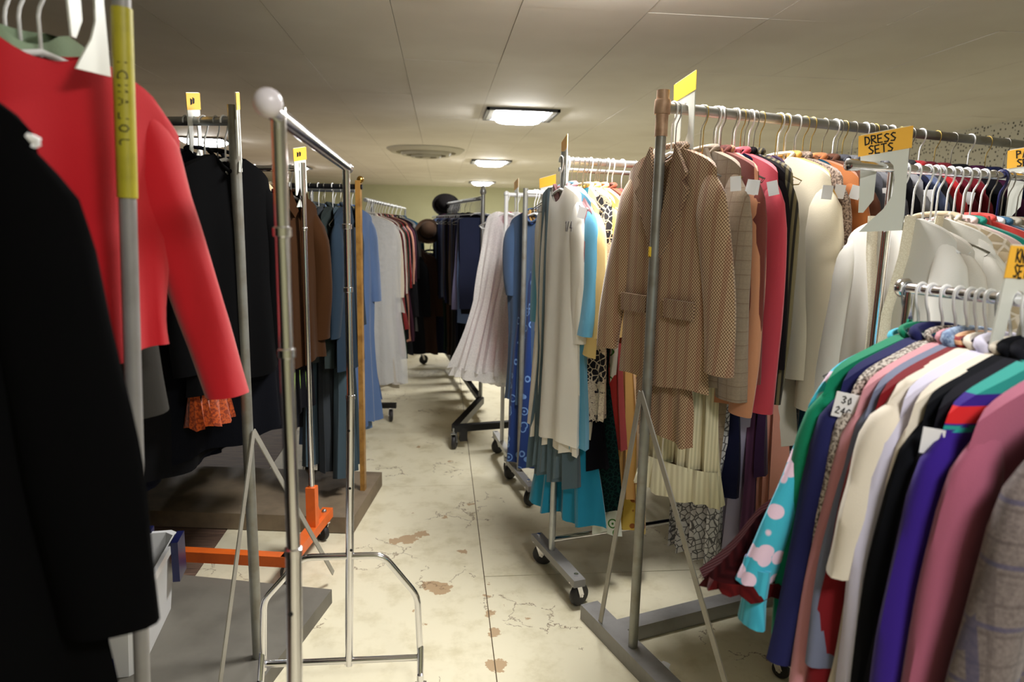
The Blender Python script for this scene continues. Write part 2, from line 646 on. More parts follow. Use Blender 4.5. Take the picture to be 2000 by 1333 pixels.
def caster(parent, loc, rz=0.0, R=0.045, name='caster', fork=CHROME, wheel=RUBBER):
    o = MB().tube([(0, 0, 2 * R + .05), (0, 0, 2 * R + .01)], .009).box((0, 0, 2 * R + .012), (.045, .03, .006)) \
        .beam((-.0, -.017, 2 * R + .012), (.02, -.017, R), .022, .003, (0, 1, 0)).beam((0, .017, 2 * R + .012), (.02, .017, R), .022, .003, (0, 1, 0)) \
        .tube([(.02, -.02, R), (.02, .02, R)], .006).obj(name, fork, parent, False)
    o.location = loc
    o.rotation_euler = (0, 0, rz)
    MB().lathe([(.012, -.013), (R * .7, -.013), (R * .92, -.012), (R, -.006), (R, .006), (R * .92, .012), (R * .7, .013), (.012, .013)], (.02, 0, R), 'y', 24).obj('wheel', wheel, o, True)
    return o


def seg(name, a, b, r, mat, parent, n=14):
    return MB().tube([a, b], r, n).obj(name, mat, parent, True)


def rack_root(name, label, R):
    t = thing(name, label, 'clothes rack', (R.p.x, R.p.y, 0), R.rz, 'clothes racks along the aisle')
    # local frame: x = garment width axis, y = along the rail
    R.root = t
    return t


# --- R3: rusty pipe rack with tan jackets
R3 = Rail((0.668, 2.13), 72, 1.856, 2.6, 0.0165, 'rusty pipe post', 'rusty pipe rack', .055)
t = rack_root('pipe_rack', 'tall weathered pipe clothes rack with rusty corner and flat brace strips, holding tweed jackets', R3)
for k, yy in enumerate((0, 2.55)):
    seg('upright', (0, yy, .05), (0, yy, 1.77), .0165, PIPE, t)
    seg('rusty_top', (0, yy, 1.77), (0, yy, 1.905), .0195, RUST, t)
    MB().lathe([(.0235, 1.835), (.025, 1.84), (.025, 1.872), (.0235, 1.878)], (0, yy, 0), 'z', 16).obj('pipe_tee', RUST, t, True)
    MB().beam((-.30, yy, .03), (.72, yy, .03), .075, .06).obj('base_beam', GREYP, t)
    for xx in (-.17, .62):
        MB().beam((0.0, yy - .024, .97), (xx, yy - .03, .05), .022, .004, (0, 1, 0)).obj('brace', BRACE, t)
seg('hanging_rail', (0, 0, 1.856), (0, 2.55, 1.856), .0165, PIPE, t)
MB().beam((-.13, 0, .03), (-.13, 2.55, .03), .07, .055).obj('floor_beam', GREYP, t)
MB().box((-.001, -.0172, 1.42), (.012, .002, .03)).obj('yellow_sticker', YSTICK, t)
MB().tube([(0, .02, 1.40), (.0, -.02, 1.405)], .003).obj('bolt', GOLD, t)

# --- R2: chrome rack with blouses
R2 = Rail((1.06, 1.75), 72, 1.667, 1.9, 0.0125, 'chrome rail end with the dress sets sign', 'chrome blouse rack', .062)
t = rack_root('chrome_rack', 'chrome clothes rack with overhanging rail, holding white blouses under a lettered orange sign', R2)
seg('hanging_rail', (0, 0, 1.667), (0, 1.9, 1.667), .0125, CHROME, t)
MB().lathe([(.0125, -.012), (.0155, -.01), (.0155, .02), (.0125, .022)], (0, 0, 1.667), 'y', 16).obj('end_cap', CHROME, t, True)
for yy in (.16, 1.75):
    seg('upright', (0, yy, .08), (0, yy, 1.657), .0125, CHROME, t)
    MB().beam((-.25, yy, .09), (.25, yy, .09), .03, .03).obj('base_beam', CHROME, t)
    for xx in (-.24, .24):
        caster(t, (xx, yy, 0), .4, .03)

# --- R1: low chrome rack with knitwear
R1 = Rail((0.93, 1.31), 167, 1.387, 1.25, 0.011, 'flanged rail end', 'low chrome rack', .016)
t = rack_root('low_chrome_rack', 'low chrome rack with round flange at the rail end, holding sweaters and blazers', R1)
seg('hanging_rail', (0, 0, 1.387), (0, 1.25, 1.387), .011, CHROME, t)
MB().lathe([(.001, -.006), (.017, -.005), (.02, 0), (.02, .008), (.016, .012)], (0, 0, 1.387), 'y', 20).obj('end_flange', CHROME, t, True)
for yy in (.02, 1.2):
    seg('upright', (0, yy, .08), (0, yy, 1.38), .011, CHROME, t)
    MB().beam((-.22, yy, .085), (.22, yy, .085), .028, .028).obj('base_beam', CHROME, t)
    for xx in (-.2, .2):
        caster(t, (xx, yy, 0), 1.0, .03)

# --- R4: grey steel rack on casters
R4 = Rail((0.475, 2.72), 75, 1.742, 2.0, 0.014, 'steel post above the grey channel foot', 'steel caster rack')
t = rack_root('steel_rack', 'grey steel clothes rack on casters with channel feet and low crossbar, beside the aisle', R4)
for yy in (0, 1.95):
    seg('upright', (0, yy, .13), (0, yy, 1.775), .014, STEEL, t)
    MB().beam((-.17, yy, .115), (.27, yy, .115), .05, .03).obj('channel_foot', GREYP, t)
    caster(t, (.235, yy, 0), 1.9, .045)
    caster(t, (-.14, yy, 0), .9, .045)
seg('hanging_rail', (0, 0, 1.742), (0, 1.95, 1.742), .014, STEEL, t)
seg('second_rail', (-.09, 0.02, 1.715), (-.09, 1.95, 1.715), .009, STEEL, t)
seg('crossbar', (0, 0, .175), (0, 1.95, .175), .013, CHROME, t)

# --- R5b: grey post rack, R5a: white rack
R5b = Rail((0.44, 3.66), 80, 1.66, 1.6, 0.012, 'plain grey post behind the steel rack', 'grey post rack')
t = rack_root('grey_rack', 'grey post clothes rack on dark casters with navy floral robe at its end', R5b)
for yy in (0, 1.5):
    seg('upright', (0, yy, .12), (0, yy, 1.68), .0135, PIPE, t)
    MB().beam((-.24, yy, .12), (.24, yy, .12), .04, .03).obj('foot_beam', GREYP, t)
    for xx in (-.22, .18):
        caster(t, (xx, yy, 0), 2.2, .05)
seg('hanging_rail', (0, 0, 1.66), (0, 1.5, 1.66), .012, WHITEM, t)

R5a = Rail((0.385, 4.15), 84, 1.665, 1.6, 0.012, 'white corner post', 'white rack')
t = rack_root('white_rack', 'white tubular clothes rack with white gowns, beyond the grey post', R5a)
for yy in (0, 1.5):
    seg('upright', (0, yy, .14), (0, yy, 1.665), .0125, WHITEM, t)
    MB().beam((-.22, yy, .135), (.28, yy, .135), .035, .03).obj('foot_beam', WHITEM, t)
    caster(t, (.17, yy, 0), 2.6, .05, fork=WHITEP)
    caster(t, (-.2, yy, 0), 2.0, .05, fork=WHITEP)
seg('hanging_rail', (0, 0, 1.665), (0, 1.5, 1.665), .012, WHITEM, t)
MB().sphere((0, 0, 1.668), .017).obj('corner_joint', WHITEM, t, True)

# --- R6: slacks rack running along the aisle
R6 = Rail((0.31, 5.2), -7, 1.675, 2.2, 0.013, 'grey finial post', 'slacks rack')
t = rack_root('slacks_rack', 'clothes rack with black angled caster base and grey post, hung with folded slacks', R6)
for yy in (0, 2.1):
    seg('upright', (0, yy, .14), (0, yy, 1.70), .015, STEEL, t)
    MB().lathe([(.015, 1.70), (.024, 1.712), (.024, 1.73), (.010, 1.765), (.001, 1.77)], (0, yy, 0), 'z', 12).obj('post_finial', STEEL, t, True)
MB().beam((0, -.02, .145), (-.30, -.72, .145), .05, .05).obj('angled_foot', BLACKM, t)
MB().beam((-.31, -.72, .145), (.10, -.68, .145), .04, .045).obj('front_foot', BLACKM, t)
MB().beam((0, 0, .145), (0, 2.1, .145), .04, .04).obj('base_bar', BLACKM, t)
MB().beam((-.28, 2.1, .145), (.28, 2.1, .145), .05, .05).obj('rear_foot', BLACKM, t)
MB().box((-.245, -.71, .10), (.05, .05, .09)).obj('foot_end', BLACKM, t)
caster(t, (-.31, -.73, 0), 1.2, .05, fork=STEEL)
caster(t, (-.25, 2.1, 0), .4, .05)
caster(t, (.25, 2.1, 0), .4, .05)
caster(t, (.10, -.68, 0), .9, .05)
seg('hanging_rail', (0, 0, 1.675), (0, 2.1, 1.675), .013, STEEL, t)

# --- far rack behind the slacks
R7 = Rail((-0.52, 6.85), 84, 1.30, 1.3, 0.012, 'far dark post', 'far dark rack')
t = rack_root('far_rack', 'dim clothes rack on casters in the dark beyond the slacks', R7)
for yy in (0, 1.3):
    seg('upright', (0, yy, .13), (0, yy, 1.3), .012, STEEL, t)
    MB().beam((-.14, yy, .13), (.14, yy, .13), .045, .04).obj('foot_beam', BLACKM, t)
    caster(t, (-.12, yy, 0), .5, .05)
    caster(t, (.12, yy, 0), .5, .05)
seg('hanging_rail', (0, 0, 1.3), (0, 1.3, 1.3), .012, STEEL, t)

# --- L1: taped square post rack
L1 = Rail((-0.447, 1.10), -76, 1.84, 1.5, 0.0125, 'yellow taped post', 'taped post rack')
t = rack_root('taped_rack', 'grey clothes rack post wrapped with lettered yellow tape, red jacket behind it', L1)
for yy in (0, 1.4):
    seg('upright', (0, yy + .085, .06), (0, yy, 1.93), .0125, GREYP, t)
    MB().beam((-.3, yy, .04), (.3, yy, .04), .05, .04).obj('base_beam', GREYP, t)
seg('hanging_rail', (0, 0, 1.84), (0, 1.4, 1.84), .0125, CHROME, t)
MB().sphere((0, .035, 1.84), .028).tube([(0, .0, 1.84), (0, .09, 1.84)], .018, 14).obj('rail_clamp', CHROME, t, True)
def lean_y(z):
    return .085 * (1.93 - z) / 1.87


tape_root = MB().tube([(0, lean_y(1.525), 1.525), (0, lean_y(1.66), 1.66), (0, lean_y(1.79), 1.79)], .0142, 20).obj('yellow_tape', YTAPE, t, True)
L1_ROOT = t

# --- L2
L2 = Rail((-0.6, 2.16), -76, 1.775, 1.6, 0.013, 'grey braced post', 'grey braced rack')
t = rack_root('braced_rack', 'grey clothes rack with A-shaped strip braces on a grey floor board, hung with black coats', L2)
for yy in (0, 1.5):
    seg('upright', (0, yy, .06), (0, yy, 1.82), .0165, PIPE, t)
    for xx in (-.29, .58):
        MB().beam((0, yy - .02, .84), (xx, yy - .022, .055), .02, .004, (0, 1, 0)).obj('brace', BRACE, t)
MB().box((.07, .74, .03), (.76, 1.62, .058)).obj('base_board', GREYB, t)
seg('hanging_rail', (0, 0, 1.775), (0, 1.5, 1.775), .013, STEEL, t)

# --- L3: empty chrome garment rack in the aisle
t = thing('empty_chrome_rack', 'empty chrome garment rack with looped end frames, standing in the aisle', 'clothes rack', (-0.25, 1.5, 0))


def fillet(pts, rad, k=5):
    P = [Vector(p) for p in pts]
    out = [P[0]]
    for i in range(1, len(P) - 1):
        a, b, c = P[i - 1], P[i], P[i + 1]
        u, v = (a - b).normalized(), (c - b).normalized()
        r = min(rad, (a - b).length * .45, (c - b).length * .45)
        for q in range(k + 1):
            s_ = q / k
            out.append((b + u * r) * (1 - s_) ** 2 + b * 2 * s_ * (1 - s_) + (b + v * r) * s_ ** 2)
    return out + [P[-1]]


for k, (yy, xx) in enumerate(((.53, -.015), (-.45, .02))):
    if k == 0:
        zs = [.12, .30, .84, 1.64]
    seg('lower_tube', (xx - .02, yy, .105), (xx, yy, .98), .0125, CHROME, t)
    seg('upper_tube', (xx, yy, .98), (xx, yy, 1.655), .0105, CHROME, t)
    for zc in (.98, 1.30, 1.48):
        MB().lathe([(.0105, zc - .008), (.0136, zc - .006), (.0136, zc + .006), (.0105, zc + .008)], (xx, yy, 0), 'z', 16).obj('collar', CHROME, t, True)
    for zc in (.50, .70, .88):
        MB().lathe([(.001, -.0015), (.004, -.001), (.004, .0015)], (xx - .005, yy - .0122, zc), 'y', 10).obj('pin_hole', BLACKM, t)
    cx = xx - .03
    loop = fillet([(cx - .255, yy, .10), (cx - .245, yy, .335), (cx - .125, yy, .475), (cx + .12, yy, .475), (cx + .225, yy, .335), (cx + .235, yy, .10)], .03)
    MB().tube(loop, .0105, 12).obj('end_loop', CHROME, t, True)
    seg('foot_bar', (cx - .255, yy, .12), (cx + .235, yy, .12), .0105, CHROME, t)
    for sx in (-.255, .235):
        MB().tube([(cx + sx, yy, .16), (cx + sx, yy - .03, .10), (cx + sx, yy - .05, .055)], .011, 12).obj('foot', CHROME, t, True)
        caster(t, (cx + sx - .0, yy - .05, -.0), 1.3, .022)
seg('hanging_rail', (-.015, .56, 1.645), (.02, -.50, 1.645), .0125, CHROME, t)
MB().sphere((.022, -.518, 1.650), .0195, 20).obj('end_knob', plain('white_knob', (226, 220, 226), .25), t, True)
MB().sphere((-.016, .572, 1.645), .0165, 16).obj('end_knob', CHROME, t, True)

# --- L4: orange based rack
L4 = Rail((-0.565, 2.98), -80, 1.70, 1.5, 0.0125, 'chrome post on the orange base', 'orange base rack')
t = rack_root('orange_base_rack', 'clothes rack with bright orange Z-shaped base on casters and chrome post', L4)
for k, yy in enumerate((0, 1.45)):
    seg('upright', (0, yy, .30), (0, yy, 1.725), .0125, CHROME, t)
    MB().lathe([(.0125, 1.45), (.0148, 1.453), (.0148, 1.463), (.0125, 1.466)], (0, yy, 0), 'z', 16).obj('joint_ring', CHROME, t, True)
    MB().box((0, yy, .235), (.042, .042, .19)).obj('post_socket', ORANGE, t)
    MB().beam((-.30, yy, .125), (.20, yy, .125), .05, .045).obj('base_leg', ORANGE, t)
    MB().prism([(.02, .145), (.11, .145), (.02, .27)], yy - .006, yy + .006).obj('gusset', ORANGE, t)
    for xx in (-.26, .15):
        caster(t, (xx, yy, -.0), 1.0, .042)
        MB().sphere((xx, yy, .15), .011).obj('bolt', STEEL, t, True)
MB().beam((-.28, 0, .125), (-.28, 1.45, .125), .045, .045).obj('long_bar', ORANGE, t)
seg('hanging_rail', (0, 0, 1.70), (0, 1.45, 1.70), .0125, CHROME, t)

# --- L5: wooden post rack on plywood
L5 = Rail((-0.405, 3.55), -82, 1.66, 1.7, 0.013, 'varnished wooden post', 'wooden post rack')
t = rack_root('wooden_post_rack', 'clothes rack with varnished wooden posts on a thick plywood base board', L5)
for yy in (0, 1.6):
    MB().box((0, yy, .88), (.038, .024, 1.62)).obj('wooden_post', WOODP, t)
MB().box((-.045, .84, .045), (.62, 1.76, .08)).obj('base_board', PLY, t)
seg('hanging_rail', (0, -.02, 1.66), (0, 1.6, 1.66), .013, BLACKM, t)
MB().sphere((0, -.01, 1.695), .018).obj('post_cap', GOLD, t, True)

L5b = Rail((-0.49, 4.12), -84, 1.665, 1.5, 0.012, 'second rail behind the wooden post', 'blue dress rack')
t = rack_root('blue_dress_rack', 'clothes rack behind the wooden post, holding blue denim dresses', L5b)
for yy in (.25, 1.4):
    seg('upright', (0, yy, .12), (0, yy, 1.66), .012, STEEL, t)
    MB().beam((-.24, yy, .115), (.24, yy, .115), .04, .03).obj('foot_beam', BLACKM, t)
    for xx in (-.22, .22):
        caster(t, (xx, yy, 0), .6, .045)
seg('hanging_rail', (0, 0, 1.665), (0, 1.4, 1.665), .012, STEEL, t)

L6 = Rail((-0.50, 4.75), 2, 1.63, 3.2, 0.012, 'bagged dress end', 'far left rack')
t = rack_root('far_left_rack', 'long clothes rack on casters deep in the aisle, starting with a plastic bagged dress', L6)
for yy in (.35, 3.1):
    seg('upright', (0, yy, .13), (0, yy, 1.63), .012, STEEL, t)
    MB().beam((-.26, yy, .13), (.16, yy, .13), .045, .035).obj('foot_beam', BLACKM, t)
    caster(t, (-.24, yy, 0), 1.8, .05)
    caster(t, (.12, yy, 0), 1.8, .05)
seg('hanging_rail', (0, 0, 1.63), (0, 3.1, 1.63), .012, STEEL, t)

# --- L0: rack beside the camera that carries the black coat
L0 = Rail((-0.53, 0.80), -90, 1.765, 1.3, 0.0125, 'near rail end', 'near dark rack')
t = rack_root('near_rack', 'clothes rack beside the viewer carrying the long black coat', L0)
for yy in (.45, 1.25):
    seg('upright', (0, yy, .05), (0, yy, 1.765), .0125, STEEL, t)
    MB().beam((-.3, yy, .03), (.3, yy, .03), .05, .04).obj('base_beam', STEEL, t)
seg('hanging_rail', (0, 0, 1.765), (0, 1.25, 1.765), .0125, STEEL, t)

# ------------------------------------------------------------------ stroke lettering
GL = {
    'D': [[(0, 0), (.03, 1), (.45, .88), (.62, .5), (.45, .1), (0, 0)]], 'R': [[(0, 0), (.02, 1), (.5, .92), (.52, .62), (.05, .5), (.62, 0)]],
    'E': [[(.55, 1), (.0, .96), (0, .02), (.55, 0)], [(0, .5), (.45, .52)]], 'S': [[(.6, .92), (.3, 1), (.06, .8), (.3, .54), (.58, .32), (.4, .04), (0, .08)]],
    'T': [[(-.02, .97), (.66, 1)], [(.32, 1), (.3, 0)]], 'P': [[(0, 0), (.02, 1), (.5, .9), (.5, .6), (.03, .48)]],
    'A': [[(0, 0), (.3, 1), (.6, 0)], [(.12, .4), (.5, .4)]], 'N': [[(0, 0), (0, 1), (.55, 0), (.56, 1)]], 'U': [[(0, 1), (.02, .2), (.25, 0), (.5, .2), (.55, 1)]],
    'I': [[(.2, 0), (.2, 1)]], 'J': [[(.45, 1), (.45, .2), (.25, 0), (0, .15)]], 'O': [[(.3, 1), (.02, .7), (.05, .25), (.3, 0), (.55, .3), (.52, .75), (.3, 1)]],
    'L': [[(0, 1), (0, 0), (.5, 0)]], 'C': [[(.55, .85), (.3, 1), (.02, .6), (.1, .15), (.35, 0), (.56, .15)]], 'K': [[(0, 0), (0, 1)], [(.55, 1), (.05, .5), (.6, 0)]],
    '3': [[(0, .9), (.3, 1), (.5, .78), (.2, .54), (.52, .28), (.3, 0), (0, .1)]], '0': [[(.3, 1), (.05, .6), (.2, 0), (.5, .3), (.3, 1)]],
    '2': [[(0, .8), (.3, 1), (.5, .75), (0, .02), (.6, 0)]], '4': [[(.4, 0), (.4, 1), (0, .35), (.6, .35)]], '1': [[(.2, 0), (.25, 1), (.1, .85)]],
    'G': [[(.55, .85), (.3, 1), (.02, .6), (.1, .1), (.5, .1), (.52, .45), (.3, .45)]], '/': [[(0, 0), (.45, 1)]], '~': [[(0, .2), (.1, .8), (.2, .25), (.32, .75), (.45, .3), (.6, .7)]], ' ': [],
}


def letters(mb, text, x, z, h, y0, y1, sx=1.0, w=None, wob=0.0):
    """stroke lettering in the local x-z plane between y0 and y1; sx = -1 mirrors the run of the text"""
    w = w or h * 0.13
    rnd = random.Random(len(text) * 31 + int(h * 1e4))
    for ch in text:
        dz = rnd.uniform(-wob, wob) * h
        for line in GL[ch]:
            for (a, b) in zip(line[:-1], line[1:]):
                A = Vector((x + sx * a[0] * h * .85, z + a[1] * h + dz))
                B = Vector((x + sx * b[0] * h * .85, z + b[1] * h + dz))
                d = (B - A).normalized()
                n_ = Vector((-d.y, d.x)) * w / 2
                e = d * w * .35
                q = [A - e + n_, A - e - n_, B + e - n_, B + e + n_]
                mb.prism([(p.x, p.y) for p in q], y0, y1)
        x += sx * (.72 if ch not in 'I1 ' else .45) * h
    return x


# lettering running up the yellow tape on the aisle-facing side of the taped post
mbt = MB()
zz = 1.60
for ch in 'JOLANDIC'[:7]:
    for line in GL[ch]:
        for (a, b) in zip(line[:-1], line[1:]):
            P_ = []
            for q in (a, b):
                ang = math.radians(-95) - L1.rz + math.radians(22) + (q[1] - .5) * 0.9
                zq = zz + q[0] * .017
                P_.append(Vector((0.0146 * math.cos(ang), 0.0146 * math.sin(ang) + lean_y(zq), zq)))
            mbt.tube(P_, .0009, 5)
    zz += .0185
lt = mbt.obj('tape_lettering', INK, tape_root)

DIVP = [(-.065, .085), (.05, .105), (.06, -.165), (-.046, -.172), (-.03, -.152), (.007, -.11), (.024, -.076), (.027, -.03), (.020, .004), (.008, .017),
        (-.010, .017), (-.018, .006), (-.018, -.085), (-.04, -.12), (-.052, -.12), (-.056, -.03)]


def divider(R, t_, lines, label, sticker=STICK, yaw=0.0, s=1.0, face=-1, ink=True, tilt=0.0):
    o = thing('size_divider', label, 'rack divider', R.at(t_), R.rz + math.radians(yaw), 'size dividers on the racks')
    o.rotation_euler = (0, math.radians(tilt), R.rz + math.radians(yaw))
    fx = 1 if face < 0 else -1
    pts = [((p[0] + .006) * s * fx, p[1] * s) for p in DIVP]
    MB().prism(pts, -.0016, .0016).obj('plate', DIVID, o)
    st = MB()
    q = [(-.066, .028), (.058, .048), (.056, .104), (-.070, .082)]
    st.prism([((p[0] + .006) * s * fx, p[1] * s) for p in q], face * .0017, face * .0027)
    so = st.obj('sticker', sticker, o)
    if ink:
        tx = MB()
        n = len(lines)
        h = .021 * s if n == 2 else .03 * s
        for i, ln in enumerate(lines):
            wd = len(ln) * .72 * h
            zb = (.064 if i == 0 else .038) * s if n == 2 else .05 * s
            letters(tx, ln, -fx * wd * .47 + (.0 * fx), zb, h, face * .0028, face * .0034, fx, h * .16, .06)
        lo = tx.obj('lettering', INK, so)
        # the sticker rises with the plate's top edge
        lo.rotation_euler = (0, -fx * math.atan2(.020, .124), 0)
    return o


# ------------------------------------------------------------------ hangers
HMESH = {}


def hanger_meshes(style, rr, dp):
    key = (style, round(rr, 4), dp)
    if key in HMESH:
        return HMESH[key]
    hr = {'plastic': .0027, 'wire': .0018, 'gold': .0018, 'wood': .002, 'navy': .004, 'clip': .002, 'slack': .0024}[style]
    a = rr + hr
    hook = [(-a, 0, -.006), (-a, 0, .002)] + [(-a * math.cos(q), 0, a * math.sin(q)) for q in [PI * k / 8 for k in range(1, 8)]] + \
           [(a, 0, 0), (a, 0, -.012), (a * .75, 0, -.028), (.003, 0, -.045), (0, 0, -.058), (0, 0, -.085 - dp)]
    mat = {'plastic': WHITEP, 'wire': WIRE, 'gold': GOLDW, 'wood': STEEL, 'navy': NAVYP, 'clip': STEEL, 'slack': STEEL}[style]
    hm = MB().tube(hook, hr, 7).mesh('hook', mat, True)
    b = MB()
    E_ = .19
    if style in ('plastic', 'navy'):
        b.tube([(-E_, 0, -.158), (-E_ * .55, 0, -.115), (-.04, 0, -.088), (0, 0, -.078), (.04, 0, -.088), (E_ * .55, 0, -.115), (E_, 0, -.158)], .0055, 7)
        b.tube([(-E_, 0, -.158), (-E_ + .02, 0, -.172), (E_ - .02, 0, -.172), (E_, 0, -.158)], .004, 6)
        bm = WHITEP if style == 'plastic' else NAVYP
    elif style in ('wire', 'gold', 'clip'):
        b.tube([(0, 0, -.078), (E_, 0, -.155), (E_ - .01, 0, -.166), (-E_ + .01, 0, -.166), (-E_, 0, -.155), (0, 0, -.078)], .0018, 6)
        bm = mat
    elif style == 'slack':
        b.tube([(-.17, 0, -.115), (-.165, 0, -.095), (-.02, 0, -.082), (0, 0, -.075), (.02, 0, -.082), (.165, 0, -.095), (.17, 0, -.115)], .004, 6)
        bm = STEEL
    else:
        b.tube([(-E_, 0, -.16), (-E_ * .5, 0, -.112), (0, 0, -.085), (E_ * .5, 0, -.112), (E_, 0, -.16)], .010, 8)
        bm = WOODP
    b.v = [(q[0], q[1], q[2] - dp) for q in b.v]
    r = (hm, b.mesh('shoulder_bar', bm, True))
    HMESH[key] = r
    return r


STYLE = {'plastic': 'white plastic', 'wire': 'grey wire', 'gold': 'brassy wire', 'wood': 'wooden', 'navy': 'navy plastic', 'clip': 'thin wire', 'slack': 'steel trouser'}


def make_hanger(R, t_, style, yaw, ordn):
    o = thing('clothes_hanger', f"{STYLE[style]} hanger, {ORD[ordn]} from the aisle end on the {R.hwhere}", 'hanger', R.at(t_), R.rz + yaw, f'hangers on the {R.hwhere}')
    for nm, me in zip(('hook', 'shoulder_bar'), hanger_meshes(style, R.r, R.drop)):
        c = bpy.data.objects.new(nm, me)
        COL.objects.link(c)
        c.parent = o
    return o


# ------------------------------------------------------------------ garments
def body_geo(p, rnd):
    nu, nv = p.get('nu', 25), p.get('nv', 24)
    ws, nk, sl = p['ws'], p['nk'], p['slope']
    u = np.linspace(-1, 1, nu)
    v = np.linspace(0, 1, nv) ** 1.25
    U, V = np.meshgrid(u, v)
    Wd = np.interp(V, [0, .10, .32, .55, 1], [ws, p['chest'], p['chest'], p['waist'], p['hem']])
    X = U * Wd
    ax = np.abs(u) * ws
    sh = -np.clip(ax - nk, 0, None) * sl - .018 * (ax / max(ws, 1e-3)) ** 10
    ndf = np.where(ax < nk, -p['nd'] * (1 - (ax / max(nk, 1e-3)) ** 2), 0)
    ndb = np.where(ax < nk, -.008 * (1 - (ax / max(nk, 1e-3)) ** 2), 0)
    th = np.interp(V, [0, .05, .25, 1], [p['tt'], p['th'] * .75, p['th'], p['hth']])
    prof = np.sqrt(np.clip(1 - np.abs(U) ** 3, 0, 1))
    A = p['fa'] * V ** 1.15 + .0015
    nf = p['nf']
    w1, w2, w3 = [rnd.uniform(0, 6.28) for _ in range(3)]
    f1 = np.sin(nf * PI * U + w1 + .8 * V) * .6 + np.sin(nf * .55 * PI * U + w2 - V) * .4
    f2 = np.sin(nf * PI * U + w3 - .6 * V) * .5 + f1 * .5
    sway = rnd.uniform(-.012, .012) * V ** 2
    Z0 = p['z0']
    wav = np.cumsum(np.zeros(nu)) + p.get('hw', .008) * np.sin(u * nf * 1.7 + w2)
    Zb = -p['L'] + wav
    front = p['front']
    out = []
    for sgn, nd, ff in ((-1, ndf if front < 0 else ndb, f1), (1, ndb if front < 0 else ndf, f2)):
        zt = sh + nd
        Z = zt[None, :] * (1 - V) + Zb[None, :] * V + Z0
        Yv = sgn * th * prof + A * (ff * prof + f1 * (1 - prof)) + sway
        Xv = X + p.get('lean', 0) * V + (A * .4 * np.sin(3 * V * PI + w3) * np.sign(U) * (np.abs(U) > .9))
        out.append((Xv, Yv, Z))
    m = 2 * nu - 2
    verts = []
    for r in range(nv):
        for i in range(nu):
            verts.append((out[0][0][r, i], out[0][1][r, i], out[0][2][r, i]))
        for i in range(nu - 2, 0, -1):
            verts.append((out[1][0][r, i], out[1][1][r, i], out[1][2][r, i]))
    faces = []
    for r in range(nv - 1):
        for j in range(m):
            j2 = (j + 1) % m
            faces.append((r * m + j, (r + 1) * m + j, (r + 1) * m + j2, r * m + j2))
    for i in range(nu - 1):                      # close the shoulder seams, leave the neck open
        if (abs(u[i]) + abs(u[i + 1])) / 2 * ws >= nk * .98 or p['nk'] < .02:
            bi = (2 * nu - 2 - i) % m
            bj = (2 * nu - 2 - (i + 1)) % m
            if i == 0:
                faces.append((0, 1, bj))
            elif i + 1 == nu - 1:
                faces.append((i, i + 1, bi))
            else:
                faces.append((i, i + 1, bj, bi))
    return verts, faces


def sleeve_geo(p, side, rnd):
    L, r0, r1, fl, fy = p['sl'], p['r0'], p['r1'], p['fl'], p.get('fy', 0.0)
    flat = p.get('flat', .55)
    nr, ns = 20, 18
    ws = p['ws']
    zsh = p['z0'] - (ws - p['nk']) * p['slope'] + .004
    w = [rnd.uniform(0, 6.28) for _ in range(4)]
    verts = []
    rings = []
    for k in range(nr):
        s_ = k / (nr - 1)
        s_ = s_ ** 1.1
        rx = float(np.interp(s_, [0, .04, .12, .22, .5, .9, 1], [.006, .026, r0 * .86, r0, (r0 + r1) * .5, r1, r1]))
        cx = float(np.interp(s_, [0, .05, .12, .25, 1], [ws * .74, ws * .86, ws * .91, ws * .93, ws * .95 + fl])) + p.get('bow', .010) * math.sin(PI * s_)
        cy = fy * s_ + .014 * math.sin(3.2 * s_ + w[0]) * s_
        cz = zsh - L * s_ - .015 + max(0, ws * .95 - cx) * p['slope'] * max(0, 1 - s_ / .2)
        rings.append((side * cx, cy, cz, rx, rx * float(np.interp(s_, [0, .06, .25, 1], [.3, .42, flat, flat])), s_))
    last = rings[-1]
    cuff_in = [(last[0], last[1], last[2] + .004, last[3] * .82, last[4] * .72, 2), (last[0] - side * .004, last[1], last[2] + .05, last[3] * .7, last[4] * .6, 2)]
    for (cx, cy, cz, rx, ry, s_) in rings + cuff_in:
        for j in range(ns):
            a = 2 * PI * j / ns
            q = 1.0
            if s_ <= 1:
                q += .07 * math.sin(2 * a + 5 * s_ + w[1]) * s_ + .055 * math.sin(3 * a - 4 * s_ + w[2]) * min(1, 3 * s_) + .03 * math.sin(5 * a + 8 * s_ + w[3]) * min(1, 2 * s_) + .012 * math.sin(17 * s_ + w[3])
            tilt = -side * math.cos(a) * rx * .9 * max(0, 1 - s_ / .12) * .3 if s_ <= 1 else 0
            verts.append((cx + side * math.cos(a) * rx * q, cy + math.sin(a) * ry * q, cz + tilt * side))
    n = len(rings) + 2
    faces = []
    for i in range(n - 1):
        for j in range(ns):
            j2 = (j + 1) % ns
            faces.append((i * ns + j, i * ns + j2, (i + 1) * ns + j2, (i + 1) * ns + j))
    faces.append(tuple(range(ns)))
    return verts, faces


